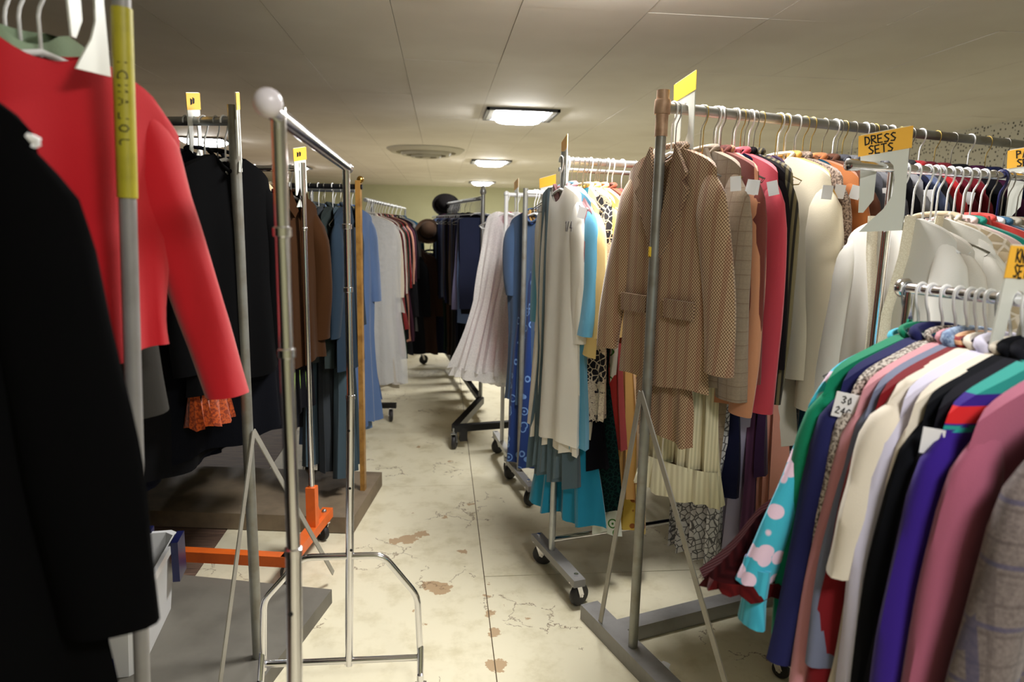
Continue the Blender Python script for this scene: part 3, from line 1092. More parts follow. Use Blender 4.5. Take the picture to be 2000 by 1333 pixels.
KIND = {
    # z0, half widths, thickness, length ...
    'jacket': dict(ws=.205, chest=.215, waist=.20, hem=.225, tt=.016, th=.024, hth=.026, L=.68, fa=.013, nf=2.8, nd=.06, sleeve=(.56, .062, .05, .035), collar='notch'),
    'sweater': dict(ws=.21, chest=.225, waist=.225, hem=.22, tt=.014, th=.022, hth=.022, L=.58, fa=.013, nf=3.0, nd=.05, sleeve=(.52, .06, .042, .06), collar='crew'),
    'blouse': dict(ws=.20, chest=.21, waist=.205, hem=.22, tt=.012, th=.018, hth=.022, L=.64, fa=.018, nf=4.0, nd=.03, sleeve=(.5, .052, .045, .03), collar='shirt'),
    'coat': dict(ws=.22, chest=.235, waist=.24, hem=.28, tt=.018, th=.03, hth=.035, L=1.0, fa=.018, nf=3.0, nd=.06, sleeve=(.62, .07, .06, .05), collar='notch'),
    'dress': dict(ws=.17, chest=.19, waist=.16, hem=.27, tt=.010, th=.018, hth=.03, L=1.1, fa=.028, nf=6.0, nd=.08, sleeve=None, collar=None),
    'sdress': dict(ws=.19, chest=.20, waist=.18, hem=.25, tt=.012, th=.02, hth=.03, L=1.1, fa=.022, nf=5.0, nd=.07, sleeve=(.26, .06, .06, .04), collar='crew'),
    'skirt': dict(ws=.165, chest=.175, waist=.19, hem=.22, tt=.014, th=.016, hth=.02, L=.62, fa=.016, nf=5.0, nd=0, nk=.0, slope=0.0, z0=-.15, sleeve=None, collar=None),
    'slacks': dict(ws=.165, chest=.165, waist=.162, hem=.155, tt=.014, th=.016, hth=.014, L=.66, fa=.008, nf=2.0, nd=0, nk=.0, slope=0.0, z0=-.112, sleeve=None, collar=None),
}
GREC = []


def G(R, at, kind, desc, cat, mat, hang='plastic', yaw=0.0, front=-1, tag_=False, collar_mat=None, sleeve_mat=None, extras=None, px=True, name=None, noh=False, **kw):
    """queue a garment: at = pixel of its hook on the rail (px) or metres along it"""
    GREC.append(dict(R=R, t=(R.t_px(at) if px else at), kind=kind, desc=desc, cat=cat, mat=mat, hang=hang, yaw=math.radians(yaw), front=front,
                     tag=tag_, cm=collar_mat, sm=sleeve_mat, extras=extras, kw=kw, name=name, noh=noh))


def build_all():
    rails = {}
    for g in GREC:
        rails.setdefault(id(g['R']), []).append(g)
    for lst in rails.values():
        lst.sort(key=lambda q: q['t'])
        for i, g in enumerate(lst):
            build(g, i + 1)


def build(g, ordn):
    R = g['R']
    p = dict(nk=.062, slope=.36, z0=-.068)
    p.update(KIND[g['kind']])
    p.update(g['kw'])
    p['front'] = g['front']
    p['z0'] -= R.drop
    rnd = random.Random(sum(ord(c) for c in g['desc']) + ordn * 17)
    if R is R3:
        if g['kind'] in ('jacket', 'coat'):
            p['L'] *= .92
        elif g['kind'] == 'dress':
            p['L'] -= .05
    if R is R1 and g['kind'] not in ('skirt',):
        for q in ('ws', 'chest', 'waist', 'hem'):
            p[q] *= R1SC
    yaw = g['yaw'] + math.radians(rnd.uniform(-2.5, 2.5) if R is not R1 else rnd.uniform(-.8, .8))
    if not g['noh']:
        make_hanger(R, g['t'], g['hang'], yaw, ordn)
    nm = g['name'] or g['cat'].replace(' ', '_')
    o = thing(nm, (f"{g['desc']}, {ORD[ordn]} from the {R.anchor}" if len(g['desc'].split()) + len(R.anchor.split()) + 3 <= 15 else g['desc']), g['cat'], R.at(g['t']), R.rz + yaw, f'clothes on the {R.hwhere}')
    v, f = body_geo(p, rnd)
    body = MB().add(v, f).obj('body' if g['kind'] not in ('skirt', 'slacks') else ('skirt_panel' if g['kind'] == 'skirt' else 'trouser_leg'), g['mat'], o, True)
    y = g['front']
    cm = g['cm'] or g['mat']
    if p['sleeve']:
        p['sl'], p['r0'], p['r1'], p['fl'] = p['sleeve']
        for side in (-1, 1):
            v, f = sleeve_geo(p, side, rnd)
            MB().add(v, f).obj('sleeve', g['sm'] or g['mat'], o, True)
            if p.get('cuff'):
                cu = p['cuff']
                ws = p['ws']
                zc = p['z0'] - (ws - p['nk']) * p['slope'] - p['sl']
                MB().tube([(side * (ws * .95 + p['fl']), p.get('fy', 0), zc + .02), (side * (ws * .95 + p['fl'] + .002), p.get('fy', 0), zc - cu[1] * .5),
                           (side * (ws * .95 + p['fl'] + .004), p.get('fy', 0), zc - cu[1])], [p['r1'] * .72, p['r1'] * .62, p['r1'] * .8], 12, ry=p['r1'] * .45).obj('cuff', cu[0], o, True)
    c = p['collar']
    nk, z0 = p['nk'], p['z0']
    if c in ('crew', 'shirt', 'notch', 'fur'):
        r = {'crew': .006, 'shirt': .008, 'notch': .010, 'fur': .012}[c]
        pts = []
        for k in range(20):
            a = 2 * PI * k / 20
            yy = math.sin(a)
            fr = max(0, yy)
            pts.append((math.cos(a) * nk * 1.02, y * yy * (p['tt'] + .008), z0 + .004 + .012 * max(0, -yy) - p['nd'] * .85 * fr ** 1.5))
        MB().tube(pts, r, 8, closed=True, ry=r).obj('collar', cm, o, True)
    if c in ('notch', 'shirt'):
        ys = [y * (p['th'] * .93 + .002), y * (p['th'] * .93 + .0145 + p['fa'] * .1)]
        for s_ in (-1, 1):
            if c == 'notch':
                poly = [(s_ * nk * .9, z0 + .01), (s_ * (nk + .045), z0 - .075), (s_ * (nk + .03), z0 - .10), (s_ * (nk + .055), z0 - .125), (s_ * .035, z0 - .30), (s_ * .004, z0 - .34), (s_ * .012, z0 - .20)]
            else:
                poly = [(s_ * nk * .95, z0 + .012), (s_ * (nk + .02), z0 - .06), (s_ * .035, z0 - .10), (s_ * .008, z0 - p['nd'] - .01)]
            MB().prism(poly, ys[0], ys[1]).obj('lapel' if c == 'notch' else 'collar_point', cm, o)
    if g['tag']:
        zt = z0 - (p['ws'] - nk) * p['slope']
        n_ = Vector((.74, y * .67, 0))
        wv = Vector((.67, -y * .74, 0))
        M_ = Matrix((wv, n_, Vector((0, 0, 1)))).transposed()
        c_ = Vector((p['ws'] * .92, 0, zt - .065)) + n_ * .052
        MB().box(c_, (.030, .0012, .042), M_ @ Matrix.Rotation(rnd.uniform(-.25, .25), 3, 'Y')).obj('paper_tag', PAPER, o)
    if g['extras']:
        g['extras'](o, p, y, g)
    return o


def ex_buttons(mat, n=3, x=.0, ztop=-.30, dz=.09, r=.009, pocket=None):
    def fn(o, p, y, g):
        for k in range(n):
            MB().lathe([(.001, y * .0), (r, y * .001), (r, y * .004), (.001, y * .005)], (x, y * (p['th'] + .008), p['z0'] + ztop - k * dz), 'y', 12).obj('button', mat, o, True)
        MB().tube([(x - .012, y * (p['th'] + .004), p['z0'] - .12), (x - .012, y * (p['th'] + .006), p['z0'] - p['L'] * .6), (x - .014, y * (p['hth'] + .006), p['z0'] - p['L'] * .97)], .0035, 6).obj('front_gap_shade', DARKB, o, True)  # dark tube stands in for the shade inside the front opening
        if pocket:
            for s_ in (-1, 1):
                cx = s_ * p['waist'] * .55
                zc = p['z0'] - p['L'] * .62
                MB().prism([(cx - .065, zc), (cx + .065, zc + .0), (cx + .062, zc - .055), (cx - .06, zc - .058)], y * (p['th'] + .0), y * (p['th'] + .010)).obj('pocket_flap', pocket, o)
    return fn


def ex_belt_hem(mat, dz=.0, h=.06, flare=1.06):
    """ruffle along the hem"""
    def fn(o, p, y, g):
        n = 48
        vs, fs = [], []
        for j in range(n):
            a = 2 * PI * j / n
            cx, sy = math.cos(a), math.sin(a)
            x = math.copysign(abs(cx) ** .7, cx)
            q = 1 + .035 * math.sin(17 * a)
            vs.append((x * p['hem'] * .985 + p.get('lean', 0), sy * (p['hth'] + .012), p['z0'] - p['L'] + .012))
            vs.append((x * p['hem'] * flare * q + p.get('lean', 0), sy * (p['hth'] + .028) * (1 + .25 * math.sin(17 * a)), p['z0'] - p['L'] - h + .006 * math.sin(5 * a)))
        for j in range(n):
            k, q = 2 * j, 2 * ((j + 1) % n)
            fs.append((k, k + 1, q + 1, q))
        MB().add(vs, fs).obj('hem_ruffle', mat, o, True)
    return fn


C = fabric
hound = C('houndstooth_wool', (192, 164, 130), 'check', (112, 82, 58), 600, (128, 76, 60))
houndl = C('houndstooth_lapel', (176, 148, 116), 'check', (92, 66, 46), 600, (110, 66, 52))
hound2 = C('striped_tweed_wool', (204, 176, 142), 'stripe', (140, 106, 78), 700)
plaidw = C('glen_plaid_wool', (150, 132, 110), 'plaid', (128, 112, 94), 300, (112, 88, 70))

# ------------------------------------------------------------------ R3: tan jackets and the long dresses between them
BR, CR = (104, 72, 48), (226, 218, 200)
G(R3, 1314, 'jacket', 'brown houndstooth blazer with notched lapels behind the post', 'jacket', hound, yaw=4, L=.80, ws=.195, chest=.205, waist=.19, hem=.21, sleeve=(.60, .058, .052, .07), fa=.004,
  hang='plastic', collar_mat=houndl, extras=ex_buttons(DARKB, 3, .0, -.36, .10, .010, houndl))
G(R3, 1322, 'skirt', 'brown houndstooth skirt hanging below the matching blazer', 'skirt', hound, yaw=6, hang='clip', z0=-.62, L=.37, ws=.11, chest=.12, waist=.13, hem=.14, nf=3, lean=.01)
G(R3, 1376, 'jacket', 'grey brown glen plaid jacket with wide sleeves', 'jacket', plaidw, yaw=-2, L=.79, ws=.18, chest=.19, sleeve=(.70, .062, .062, .03), hang='gold', tag_=True)
G(R3, 1402, 'jacket', 'dark maroon brown jacket with tag', 'jacket', C('maroon_wool', (112, 58, 50)), L=.76, sleeve=(.64, .052, .045, .02), tag_=True)
G(R3, 1408, 'jacket', 'peach tan suit jacket with hanging tag', 'jacket', C('peach_wool', (196, 136, 100)), L=.86, sleeve=(.74, .055, .05, .015), tag_=True, yaw=-4)
G(R3, 1438, 'jacket', 'rose crimson wool jacket', 'jacket', C('rose_wool', (184, 62, 74)), L=.78, sleeve=(.74, .055, .05, .01), tag_=True, yaw=-3, hang='plastic')
G(R3, 1450, 'jacket', 'black jacket squeezed between rose and olive ones', 'jacket', C('black_wool', (24, 20, 22)), L=.74, sleeve=(.6, .04, .04, .02), hang='gold')
G(R3, 1466, 'jacket', 'dark olive striped jacket', 'jacket', C('olive_stripe', (104, 94, 66), 'stripe', (40, 36, 30), 300), L=.77, sleeve=(.72, .05, .042, -.01), hang='plastic')
G(R3, 1524, 'coat', 'cream beige swing jacket with broad smooth sleeve', 'jacket', C('cream_wool', (214, 202, 176)), L=.78, sleeve=(.74, .07, .085, .04), yaw=2, tag_=True, collar='crew', hang='plastic')
G(R3, 1538, 'jacket', 'golden yellow jacket', 'jacket', C('gold_wool', (222, 172, 84)), L=.74, sleeve=(.55, .05, .045, .02), hang='plastic')
G(R3, 1557, 'jacket', 'pale brown tweed jacket with fur-like collar', 'jacket', C('brown_tweed', (168, 146, 128), 'tweed', (96, 78, 66), 160), L=.74, sleeve=(.58, .055, .05, .015), tag_=True, hang='plastic')
G(R3, 1588, 'jacket', 'rust orange brown wool jacket with square tag', 'jacket', C('rust_wool', (172, 102, 52)), L=.78, sleeve=(.62, .06, .05, .02), tag_=True, yaw=0, hang='gold')
G(R3, 1610, 'jacket', 'chocolate brown jacket', 'jacket', C('choc_wool', (92, 58, 42)), L=.80, sleeve=(.62, .055, .05, .02), hang='gold')
for k, (px, d, c) in enumerate([(1632, 'charcoal grey wool jacket', (72, 72, 78)), (1650, 'mid grey suit jacket', (112, 112, 116)), (1668, 'slate grey jacket', (88, 90, 98)),
                                (1690, 'black suit jacket', (26, 26, 30)), (1708, 'dove grey jacket', (132, 132, 136)), (1726, 'dark navy jacket', (30, 34, 56)), (1742, 'blue grey knit jacket', (84, 96, 128)),
                                (1760, 'charcoal checked jacket', (58, 58, 60)), (1780, 'bright red wool jacket', (170, 28, 34)), (1800, 'deep maroon jacket', (92, 20, 34)),
                                (1830, 'wine red velvet jacket', (104, 22, 32)), (1862, 'black wool coat', (22, 22, 26)), (1895, 'dark plum jacket', (62, 28, 52)), (1930, 'navy double jacket', (28, 32, 60)), (1965, 'white linen jacket', (222, 220, 212))]):
    G(R3, px, 'jacket', d, 'jacket', C('r3_far_%d' % k, c), L=.72, sleeve=(.58, .055, .048, .02), hang=('plastic', 'gold', 'wire')[k % 3], tag_=(k % 4 == 1))
D_ = dict(ws=.12, chest=.12, waist=.11, hem=.13, th=.02, hth=.035)
G(R3, 1372, 'dress', 'long cream pleated dress with ruffled hem', 'dress', C('cream_pleat', (222, 212, 178), 'rib', (170, 160, 124), 420), hang='wire', L=1.08, **dict(D_, hem=.15, fa=.02, waist=.12), yaw=22, extras=ex_belt_hem(C('cream_ruffle', (226, 218, 186), 'rib', (186, 176, 140), 300), h=.10, flare=1.12))
G(R3, 1396, 'dress', 'long glen plaid dress falling to a point', 'dress', plaidw, hang='wire', L=1.10, **D_, yaw=12)
G(R3, 1412, 'dress', 'grey and white lace dress with scalloped hem', 'dress', C('bw_lace', (96, 94, 98), 'lace', (200, 198, 202), 46), hang='wire', L=1.42, **dict(D_, hem=.11, fa=.03), yaw=6)
G(R3, 1432, 'dress', 'dark navy evening dress', 'dress', C('navy_satin', (24, 26, 52), rough=.5), hang='wire', L=1.16, **dict(D_, hem=.15))
G(R3, 1456, 'dress', 'lavender satin dress in narrow folds', 'dress', C('lav_satin', (168, 160, 186), rough=.4, bump=.1), hang='wire', L=1.38, **dict(D_, hem=.10, fa=.03))
G(R3, 1475, 'dress', 'mauve plum pleated dress', 'dress', C('plum_pleat', (92, 56, 84), 'rib', (56, 32, 54), 260), hang='wire', L=1.33, **D_)
G(R3, 1488, 'dress', 'deep purple velvet dress', 'dress', C('purple_velvet', (52, 30, 60), sheen=.8, rough=.6), hang='gold', L=1.10, **dict(D_, hem=.17))
G(R3, 1520, 'dress', 'salmon pink pleated dress', 'dress', C('salmon_pleat', (214, 148, 128)), hang='gold', L=1.36, **dict(D_, hem=.15, fa=.035, nf=8), yaw=10)
G(R3, 1555, 'dress', 'silvery grey lace dress', 'dress', C('grey_lace', (150, 148, 150), 'lace', (104, 100, 104), 60), hang='wire', L=1.44, **dict(D_, hem=.15, fa=.025), yaw=10)
G(R3, 1534, 'dress', 'ivory slip dress ending in two tiers', 'dress', C('ivory_slip', (206, 198, 182)), hang='gold', L=1.02, **D_)
G(R3, 1572, 'dress', 'dark teal satin dress', 'dress', C('teal_satin', (22, 72, 96), rough=.35, bump=.1), hang='gold', L=1.15, **dict(D_, hem=.16), yaw=10)
G(R3, 1610, 'dress', 'black velvet gown', 'dress', C('black_velvet', (16, 15, 18), sheen=.5), hang='wire', L=1.2, **dict(D_, hem=.2))
G(R3, 1640, 'dress', 'charcoal lace gown', 'dress', C('char_lace', (70, 68, 74), 'lace', (34, 32, 36), 60), hang='wire', L=1.35, **dict(D_, hem=.2))
G(R3, 1702, 'dress', 'silver grey brocade gown', 'dress', C('brocade', (126, 122, 128), 'mottle', (84, 80, 88), 40), hang='wire', L=1.35, **dict(D_, hem=.2))

# ------------------------------------------------------------------ R2: blouses
def ex_lace_front(mat):
    def fn(o, p, y, g):
        z = p['z0']
        for s_ in (-1, 1):
            pts = [(s_ * .062, y * .030, z + .005), (s_ * .055, y * (p['th'] + .012), z - .10), (s_ * .022, y * (p['th'] + .014), z - .26), (s_ * .012, y * (p['th'] + .016), z - p['L'] * .95)]
            MB().tube(pts, .020, 8, ry=.006).obj('lace_trim', mat, o, True)
    return fn


def ex_embroidery(o, p, y, g):
    mb = MB()
    r_ = random.Random(5)
    for k in range(9):
        x = .10 + .006 * k + r_.uniform(-.008, .008)
        z = p['z0'] - .055 - .016 * k
        mb.tube([(x, y * (p['th'] + .009), z), (x + r_.uniform(-.01, .01), y * (p['th'] + .011), z + r_.uniform(-.008, .008))], .0016, 5)
    mb.obj('embroidery', plain('grey_thread', (110, 106, 108), .8), o)


whiteb = C('white_blouse', (222, 219, 210), bump=.2)
ivoryl = C('ivory_lace', (226, 214, 186), 'lace', (240, 230, 206), 140)
G(R2, 1768, 'blouse', 'white blouse with ivory lace front placket', 'blouse', whiteb, yaw=-4, L=.74, ws=.18, chest=.19, sleeve=(.52, .055, .05, .035), collar=None, extras=ex_lace_front(ivoryl), z0=-.070)
G(R2, 1812, 'blouse', 'white cardigan with wide cream lace trim and grey stitching', 'cardigan', C('white_cardigan', (222, 219, 208), bump=.25), yaw=6, L=.72, z0=-.068, ws=.185, sleeve=(.5, .058, .052, .03), collar=None, hang='plastic',
  extras=lambda o, p, y, g: (ex_lace_front(C('cream_lace', (222, 206, 172), 'lace', (240, 228, 200), 160))(o, p, y, g), ex_embroidery(o, p, y, g)))
G(R2, 1838, 'jacket', 'cream embroidered jacket with round motif', 'jacket', C('cream_embroid', (226, 214, 196), 'lace', (188, 170, 140), 26), yaw=6, L=.70, z0=-.07, sleeve=(.5, .062, .055, .03), collar='shirt')
G(R2, 1872, 'blouse', 'pale pink blouse', 'blouse', C('pale_pink', (216, 190, 184)), yaw=4, L=.68, z0=-.078)
G(R2, 1888, 'blouse', 'bright teal green blouse', 'blouse', C('teal_blouse', (22, 128, 112), rough=.6), yaw=4, L=.68, z0=-.078, tag_=True)
G(R2, 1905, 'blouse', 'coral red blouse', 'blouse', C('coral_blouse', (206, 66, 58), rough=.6), yaw=10, L=.66, z0=-.07)
G(R2, 1922, 'blouse', 'white shirt', 'blouse', C('white_shirt', (230, 230, 232)), yaw=8, L=.66, z0=-.078)
G(R2, 1940, 'blouse', 'steel blue blouse', 'blouse', C('steel_blue', (48, 88, 116), rough=.6), yaw=8, L=.66, z0=-.078, hang='wire')
G(R2, 1957, 'blouse', 'stone grey blouse', 'blouse', C('stone_blouse', (150, 144, 130)), yaw=8, L=.66, z0=-.078, hang='navy')
G(R2, 1975, 'blouse', 'taupe blouse', 'blouse', C('taupe_blouse', (132, 116, 98)), yaw=8, L=.66, z0=-.078, hang='wire')
G(R2, 1995, 'blouse', 'dark teal blouse', 'blouse', C('dteal_blouse', (20, 66, 70)), yaw=4, L=.66, z0=-.078, hang='wire')
G(R2, 2020, 'blouse', 'silver sequinned blouse', 'blouse', C('sequin_blouse', (170, 170, 168), 'mottle', (90, 90, 90), 200, rough=.4), yaw=4, L=.66, z0=-.078, hang='wire')
for k, (px, c, d) in enumerate([(1790, (214, 208, 196), 'ivory silk blouse'), (1828, (226, 222, 212), 'plain white tunic'), (1856, (206, 196, 182), 'sand coloured blouse')]):
    G(R2, px, 'blouse', d, 'blouse', C('r2_mid_%d' % k, c), yaw=-4, L=.86, z0=-.085, collar=None)

# ------------------------------------------------------------------ R1: sweaters
F1 = dict(front=1, px=False)
R1SC = 1.1
turq = C('turquoise_knit', (64, 180, 204), 'blobs', (236, 206, 226), 24)
turqp = C('turquoise_rib', (70, 186, 212), 'rib', (40, 140, 170), 500)
G(R1, .012, 'skirt', 'dark red crinkled skirt with brighter red hem, low under the green sweater', 'skirt', C('crinkle_red', (58, 18, 20), 'rib', (16, 6, 8), 420, bump=.8), hang='clip', front=1, px=False,
  z0=-.26, L=.30 , ws=.10, chest=.15, waist=.22, hem=.27, fa=.03, nf=7, lean=.15, th=.03, hth=.05, extras=ex_belt_hem(C('red_hem', (84, 18, 18), 'rib', (48, 8, 10), 300), h=.010, flare=1.01))
G(R1, .045, 'sweater', 'turquoise cardigan with pink cloud motifs on the sleeves', 'cardigan', turq, sleeve=(.40, .05, .044, .13), cuff=(turqp, .10), L=.5, z0=-.082, ws=.195, **F1)
G(R1, .068, 'sweater', 'emerald green knit cardigan', 'cardigan', C('emerald_knit', (14, 128, 92), bump=.5), sleeve=(.52, .062, .05, .03), L=.60, **F1)


def ex_cuff_buttons(o, p, y, g):
    zc = p['z0'] - (p['ws'] - p['nk']) * p['slope'] - p['sl']
    for k in range(2):
        MB().sphere((p['ws'] * .95 + p['fl'] - .03 + .004 * k, y * (p['r1'] * .55 + .001), zc + .03 + .026 * k), .009, 12).obj('brass_button', GOLD, o, True)


G(R1, .098, 'jacket', 'navy blazer with brass cuff buttons', 'blazer', C('navy_wool', (36, 38, 84), bump=.2), sleeve=(.54, .066, .055, .07), L=.64, extras=ex_cuff_buttons, hang='plastic', **F1)


def ex_big_tag(o, p, y, g):
    zt = p['z0'] - (p['ws'] - p['nk']) * p['slope']
    to = MB().prism([(-.022, -.024), (.022, -.020), (.020, .026), (-.024, .022)], -.0006, .0006).obj('price_tag', PAPER, o)
    to.location = (p['ws'] * .90 + .040, y * .034, zt - .055)
    to.rotation_euler = (0, .18, math.radians(132))
    mb = MB()
    letters(mb, '30', -.012, .004, .013, -.0014, -.0007, 1, .0018)
    letters(mb, '24C', -.017, -.016, .012, -.0014, -.0007, 1, .0018)
    mb.obj('tag_lettering', INK, to)


G(R1, .125, 'sweater', 'grey flecked boucle sweater with handwritten paper tag', 'sweater', C('boucle', (196, 186, 174), 'tweed', (84, 72, 64), 190, bump=1.0), sleeve=(.56, .05, .045, .05), L=.6, extras=None, **F1)
GREC[-2]['extras'] = lambda o, p, y, g: (ex_cuff_buttons(o, p, y, g), ex_big_tag(o, p, y, g))
G(R1, .148, 'sweater', 'dusty pink knit sweater', 'sweater', C('pink_knit', (206, 142, 150), bump=.5), sleeve=(.66, .055, .048, .07), L=.66, hang='plastic', **F1)
G(R1, .166, 'sweater', 'grey blue cardigan with fluffy chenille collar and cuffs', 'cardigan', C('greyblue_knit', (112, 118, 142)), sleeve=(.50, .045, .040, .065), L=.56, collar='fur', collar_mat=C('chenille', (150, 172, 200), 'tweed', (98, 120, 156), 130, bump=1.0),
  cuff=(C('chenille', (150, 172, 200)), .05), **F1)
G(R1, .184, 'sweater', 'dark red sweater with cream collar stripes', 'sweater', C('darkred_knit', (120, 20, 28), bump=.4), collar_mat=C('cream_red_stripe', (220, 170, 130), 'bands', (140, 24, 30), 500), sleeve=(.6, .055, .05, .05), L=.64, **F1)
G(R1, .205, 'coat', 'cream wool jacket with wide short sleeves', 'jacket', C('ivory_wool', (226, 216, 198), bump=.3), ws=.205, sleeve=(.32, .064, .068, .035), L=.6, collar='crew', hang='wood', **F1)
G(R1, .228, 'jacket', 'pale lavender white jacket', 'jacket', C('lavender_wool', (206, 202, 222), bump=.25), sleeve=(.6, .06, .052, .05), L=.68, hang='plastic', **F1)
G(R1, .250, 'sweater', 'ivory cardigan with thin edge', 'cardigan', C('ivory_knit2', (222, 212, 194), bump=.3), sleeve=(.6, .045, .04, .045), L=.66, **F1)
G(R1, .270, 'jacket', 'black jacket pinned with a small tag', 'jacket', C('black_crepe', (20, 21, 25)), sleeve=(.62, .06, .055, .05), L=.7, tag_=True, hang='wood', **F1)
G(R1, .290, 'jacket', 'charcoal black jacket beside the purple sweater', 'jacket', C('char_crepe', (30, 30, 36)), sleeve=(.62, .052, .05, .05), L=.7, **F1)


def ex_yoke(o, p, y, g):
    """pin and charm"""
    ws, z0 = p['ws'], p['z0']
    # safety pin hanging from the shoulder
    MB().tube([(ws * .9, y * .045, z0 - .17), (ws * .9 - .012, y * .047, z0 - .215)], .0012, 6).obj('safety_pin', STEEL, o, True)
    MB().tube([(ws * .98 + .02, y * .046 + .012 * math.cos(a), z0 - .30 + .02 * math.sin(a)) for a in [k * .5 for k in range(11)]], .003, 6).obj('silver_ring_charm', STEEL, o, True)


G(R1, .312, 'sweater', 'royal purple sweater with teal and red shoulder bands', 'sweater', C('royal_purple', (52, 26, 128), 'yoke', (38, 148, 138), c3=(206, 38, 40), bump=.3), sleeve_mat=C('purple_sleeve', (52, 26, 128), 'yoke_sleeve', (38, 148, 138), c3=(206, 38, 40), bump=.3), sleeve=(.62, .062, .055, .06), L=.66, extras=ex_yoke, **F1)
G(R1, .362, 'sweater', 'mauve pink sweater', 'sweater', C('mauve_knit', (164, 88, 112), bump=.4), sleeve=(.62, .055, .05, .05), L=.66, **F1)
G(R1, .44, 'jacket', 'grey plaid wool jacket at the near end', 'jacket', C('grey_plaid', (136, 124, 120), 'plaid', (74, 64, 62), 140, (60, 60, 96), bump=.9), sleeve=(.62, .062, .058, .05), L=.66, **F1)

# ------------------------------------------------------------------ R4
offw = C('offwhite_linen', (246, 242, 232), bump=.2, trans=.25)
G(R4, 1096, 'coat', 'off white long linen coat, nearest the steel post', 'coat', offw, yaw=2, L=1.0, ws=.155, chest=.165, waist=.17, hem=.20, sleeve=(.55, .045, .042, .0), collar=None, hang='plastic')
G(R4, 1100, 'dress', 'greige sleeveless shift dress behind the linen coat', 'dress', C('greige', (224, 217, 204)), yaw=6, L=1.04, ws=.14, chest=.145, waist=.16, hem=.19, hang='plastic', fa=.018)
G(R4, 1104, 'jacket', 'cream white jacket with pencilled mark on the shoulder', 'jacket', C('cream_linen', (248, 243, 230), bump=.2, trans=.25), yaw=0, L=.80, ws=.15, chest=.16, waist=.165, hem=.185, sleeve=(.55, .045, .045, .01), collar=None, hang='plastic',
  extras=lambda o, p, y, g: letters_part(o, p, y))


def letters_part(o, p, y):
    mb = MB()
    letters(mb, '1/4', .10, p['z0'] - .17, .035, y * (p['th'] + .010), y * (p['th'] + .012), 1, .004)
    mb.obj('pencil_mark', plain('grey_thread', (110, 106, 108), .8), o)


G(R4, 1110, 'blouse', 'dusty mauve pink blouse', 'blouse', C('mauve_blouse', (150, 104, 106)), L=.5, ws=.165, sleeve=(.3, .045, .04, .0), tag_=True)
G(R4, 1107, 'sdress', 'sky blue dress', 'dress', C('sky_blue', (96, 164, 196), rough=.8), L=1.02, sleeve=(.5, .05, .048, .02), hang='plastic', hem=.2, yaw=6)
G(R4, 1118, 'blouse', 'pale yellow jacket with pointed hem', 'jacket', C('pale_yellow', (244, 216, 150)), L=.62, sleeve=(.48, .055, .06, .02), hang='wire', yaw=6, z0=-.09)
G(R4, 1138, 'sdress', 'black and ivory print dress with puffed hem', 'dress', C('bold_print', (226, 212, 190), 'print', (26, 24, 34), 30, (150, 120, 104)), L=.92, sleeve=(.5, .05, .045, .01), hem=.2, yaw=10, hang='wire', hw=.02)
G(R4, 1154, 'blouse', 'lemon yellow blouse', 'blouse', C('lemon', (226, 200, 110)), L=.6, hang='plastic')
G(R4, 1170, 'blouse', 'peach apricot blouse', 'blouse', C('apricot', (236, 170, 116)), L=.5, hang='wire', sleeve=(.40, .05, .05, .02))
G(R4, 1188, 'blouse', 'dark rust blouse', 'blouse', C('dark_rust', (120, 56, 34)), L=.6, hang='plastic')
for k, (px, d, c) in enumerate([(1255, 'brick red blouse', (140, 60, 44)), (1275, 'coffee brown blouse', (88, 62, 46)), (1300, 'black blouse', (24, 22, 24)), (1330, 'forest green blouse', (34, 66, 48)), (1360, 'ochre blouse', (176, 132, 60))]):
    G(R4, px, 'blouse', d, 'blouse', C('r4_far_%d' % k, c), L=.7, hang=('wire', 'plastic')[k % 2])
G(R4, 1128, 'dress', 'long teal blue skirt dress with flared hem', 'dress', C('teal_long', (16, 126, 160), rough=.7), L=1.36, **dict(D_, hem=.20, waist=.10, fa=.035, nf=4), yaw=20, hang='wire')
G(R4, 1146, 'dress', 'black sheath dress', 'dress', C('black_sheath', (18, 18, 24)), L=1.12, **dict(D_, hem=.18), yaw=16, hang='wire')
G(R4, 1164, 'dress', 'dark green lace dress', 'dress', C('green_lace', (16, 44, 40), 'lace', (6, 22, 22), 60), L=1.30, **dict(D_, hem=.20), yaw=16, hang='wire')
G(R4, 1180, 'dress', 'green and white scroll print dress', 'dress', C('green_print', (222, 226, 214), 'leaf', (62, 118, 44), 17), L=1.41, **dict(D_, hem=.17, fa=.03), yaw=20, hang='wire')
G(R4, 1215, 'dress', 'mustard yellow satin dress', 'dress', C('mustard_satin', (214, 168, 96), rough=.45), L=1.28, **dict(D_, hem=.17, fa=.035), yaw=22, hang='plastic')
G(R4, 1140, 'dress', 'cream column dress', 'dress', C('cream_col', (222, 212, 188)), L=.99, **dict(D_, hem=.12), hang='wire')
G(R4, 1168, 'dress', 'ochre yellow column dress', 'dress', C('ochre_col', (196, 158, 84)), L=1.03, **dict(D_, hem=.12), hang='wire')
G(R4, 1196, 'dress', 'scarlet column dress', 'dress', C('scarlet_col', (150, 34, 26)), L=1.05, **dict(D_, hem=.16), hang='plastic')
G(R4, 1240, 'dress', 'yellow floral dress', 'dress', C('yel_floral', (206, 176, 80), 'blobs', (150, 90, 40), 26), L=1.42, **dict(D_, hem=.17), hang='wire')
G(R4, 1098, 'dress', 'grey denim pinafore hanging low by the steel post', 'dress', C('grey_denim', (84, 100, 108)), L=1.19, **dict(D_, hem=.15), yaw=16, hang='wire')
G(R4, 1108, 'dress', 'pale grey blue cotton dress', 'dress', C('pale_denim', (96, 112, 120)), L=1.16, **dict(D_, hem=.14), yaw=16, hang='wire')

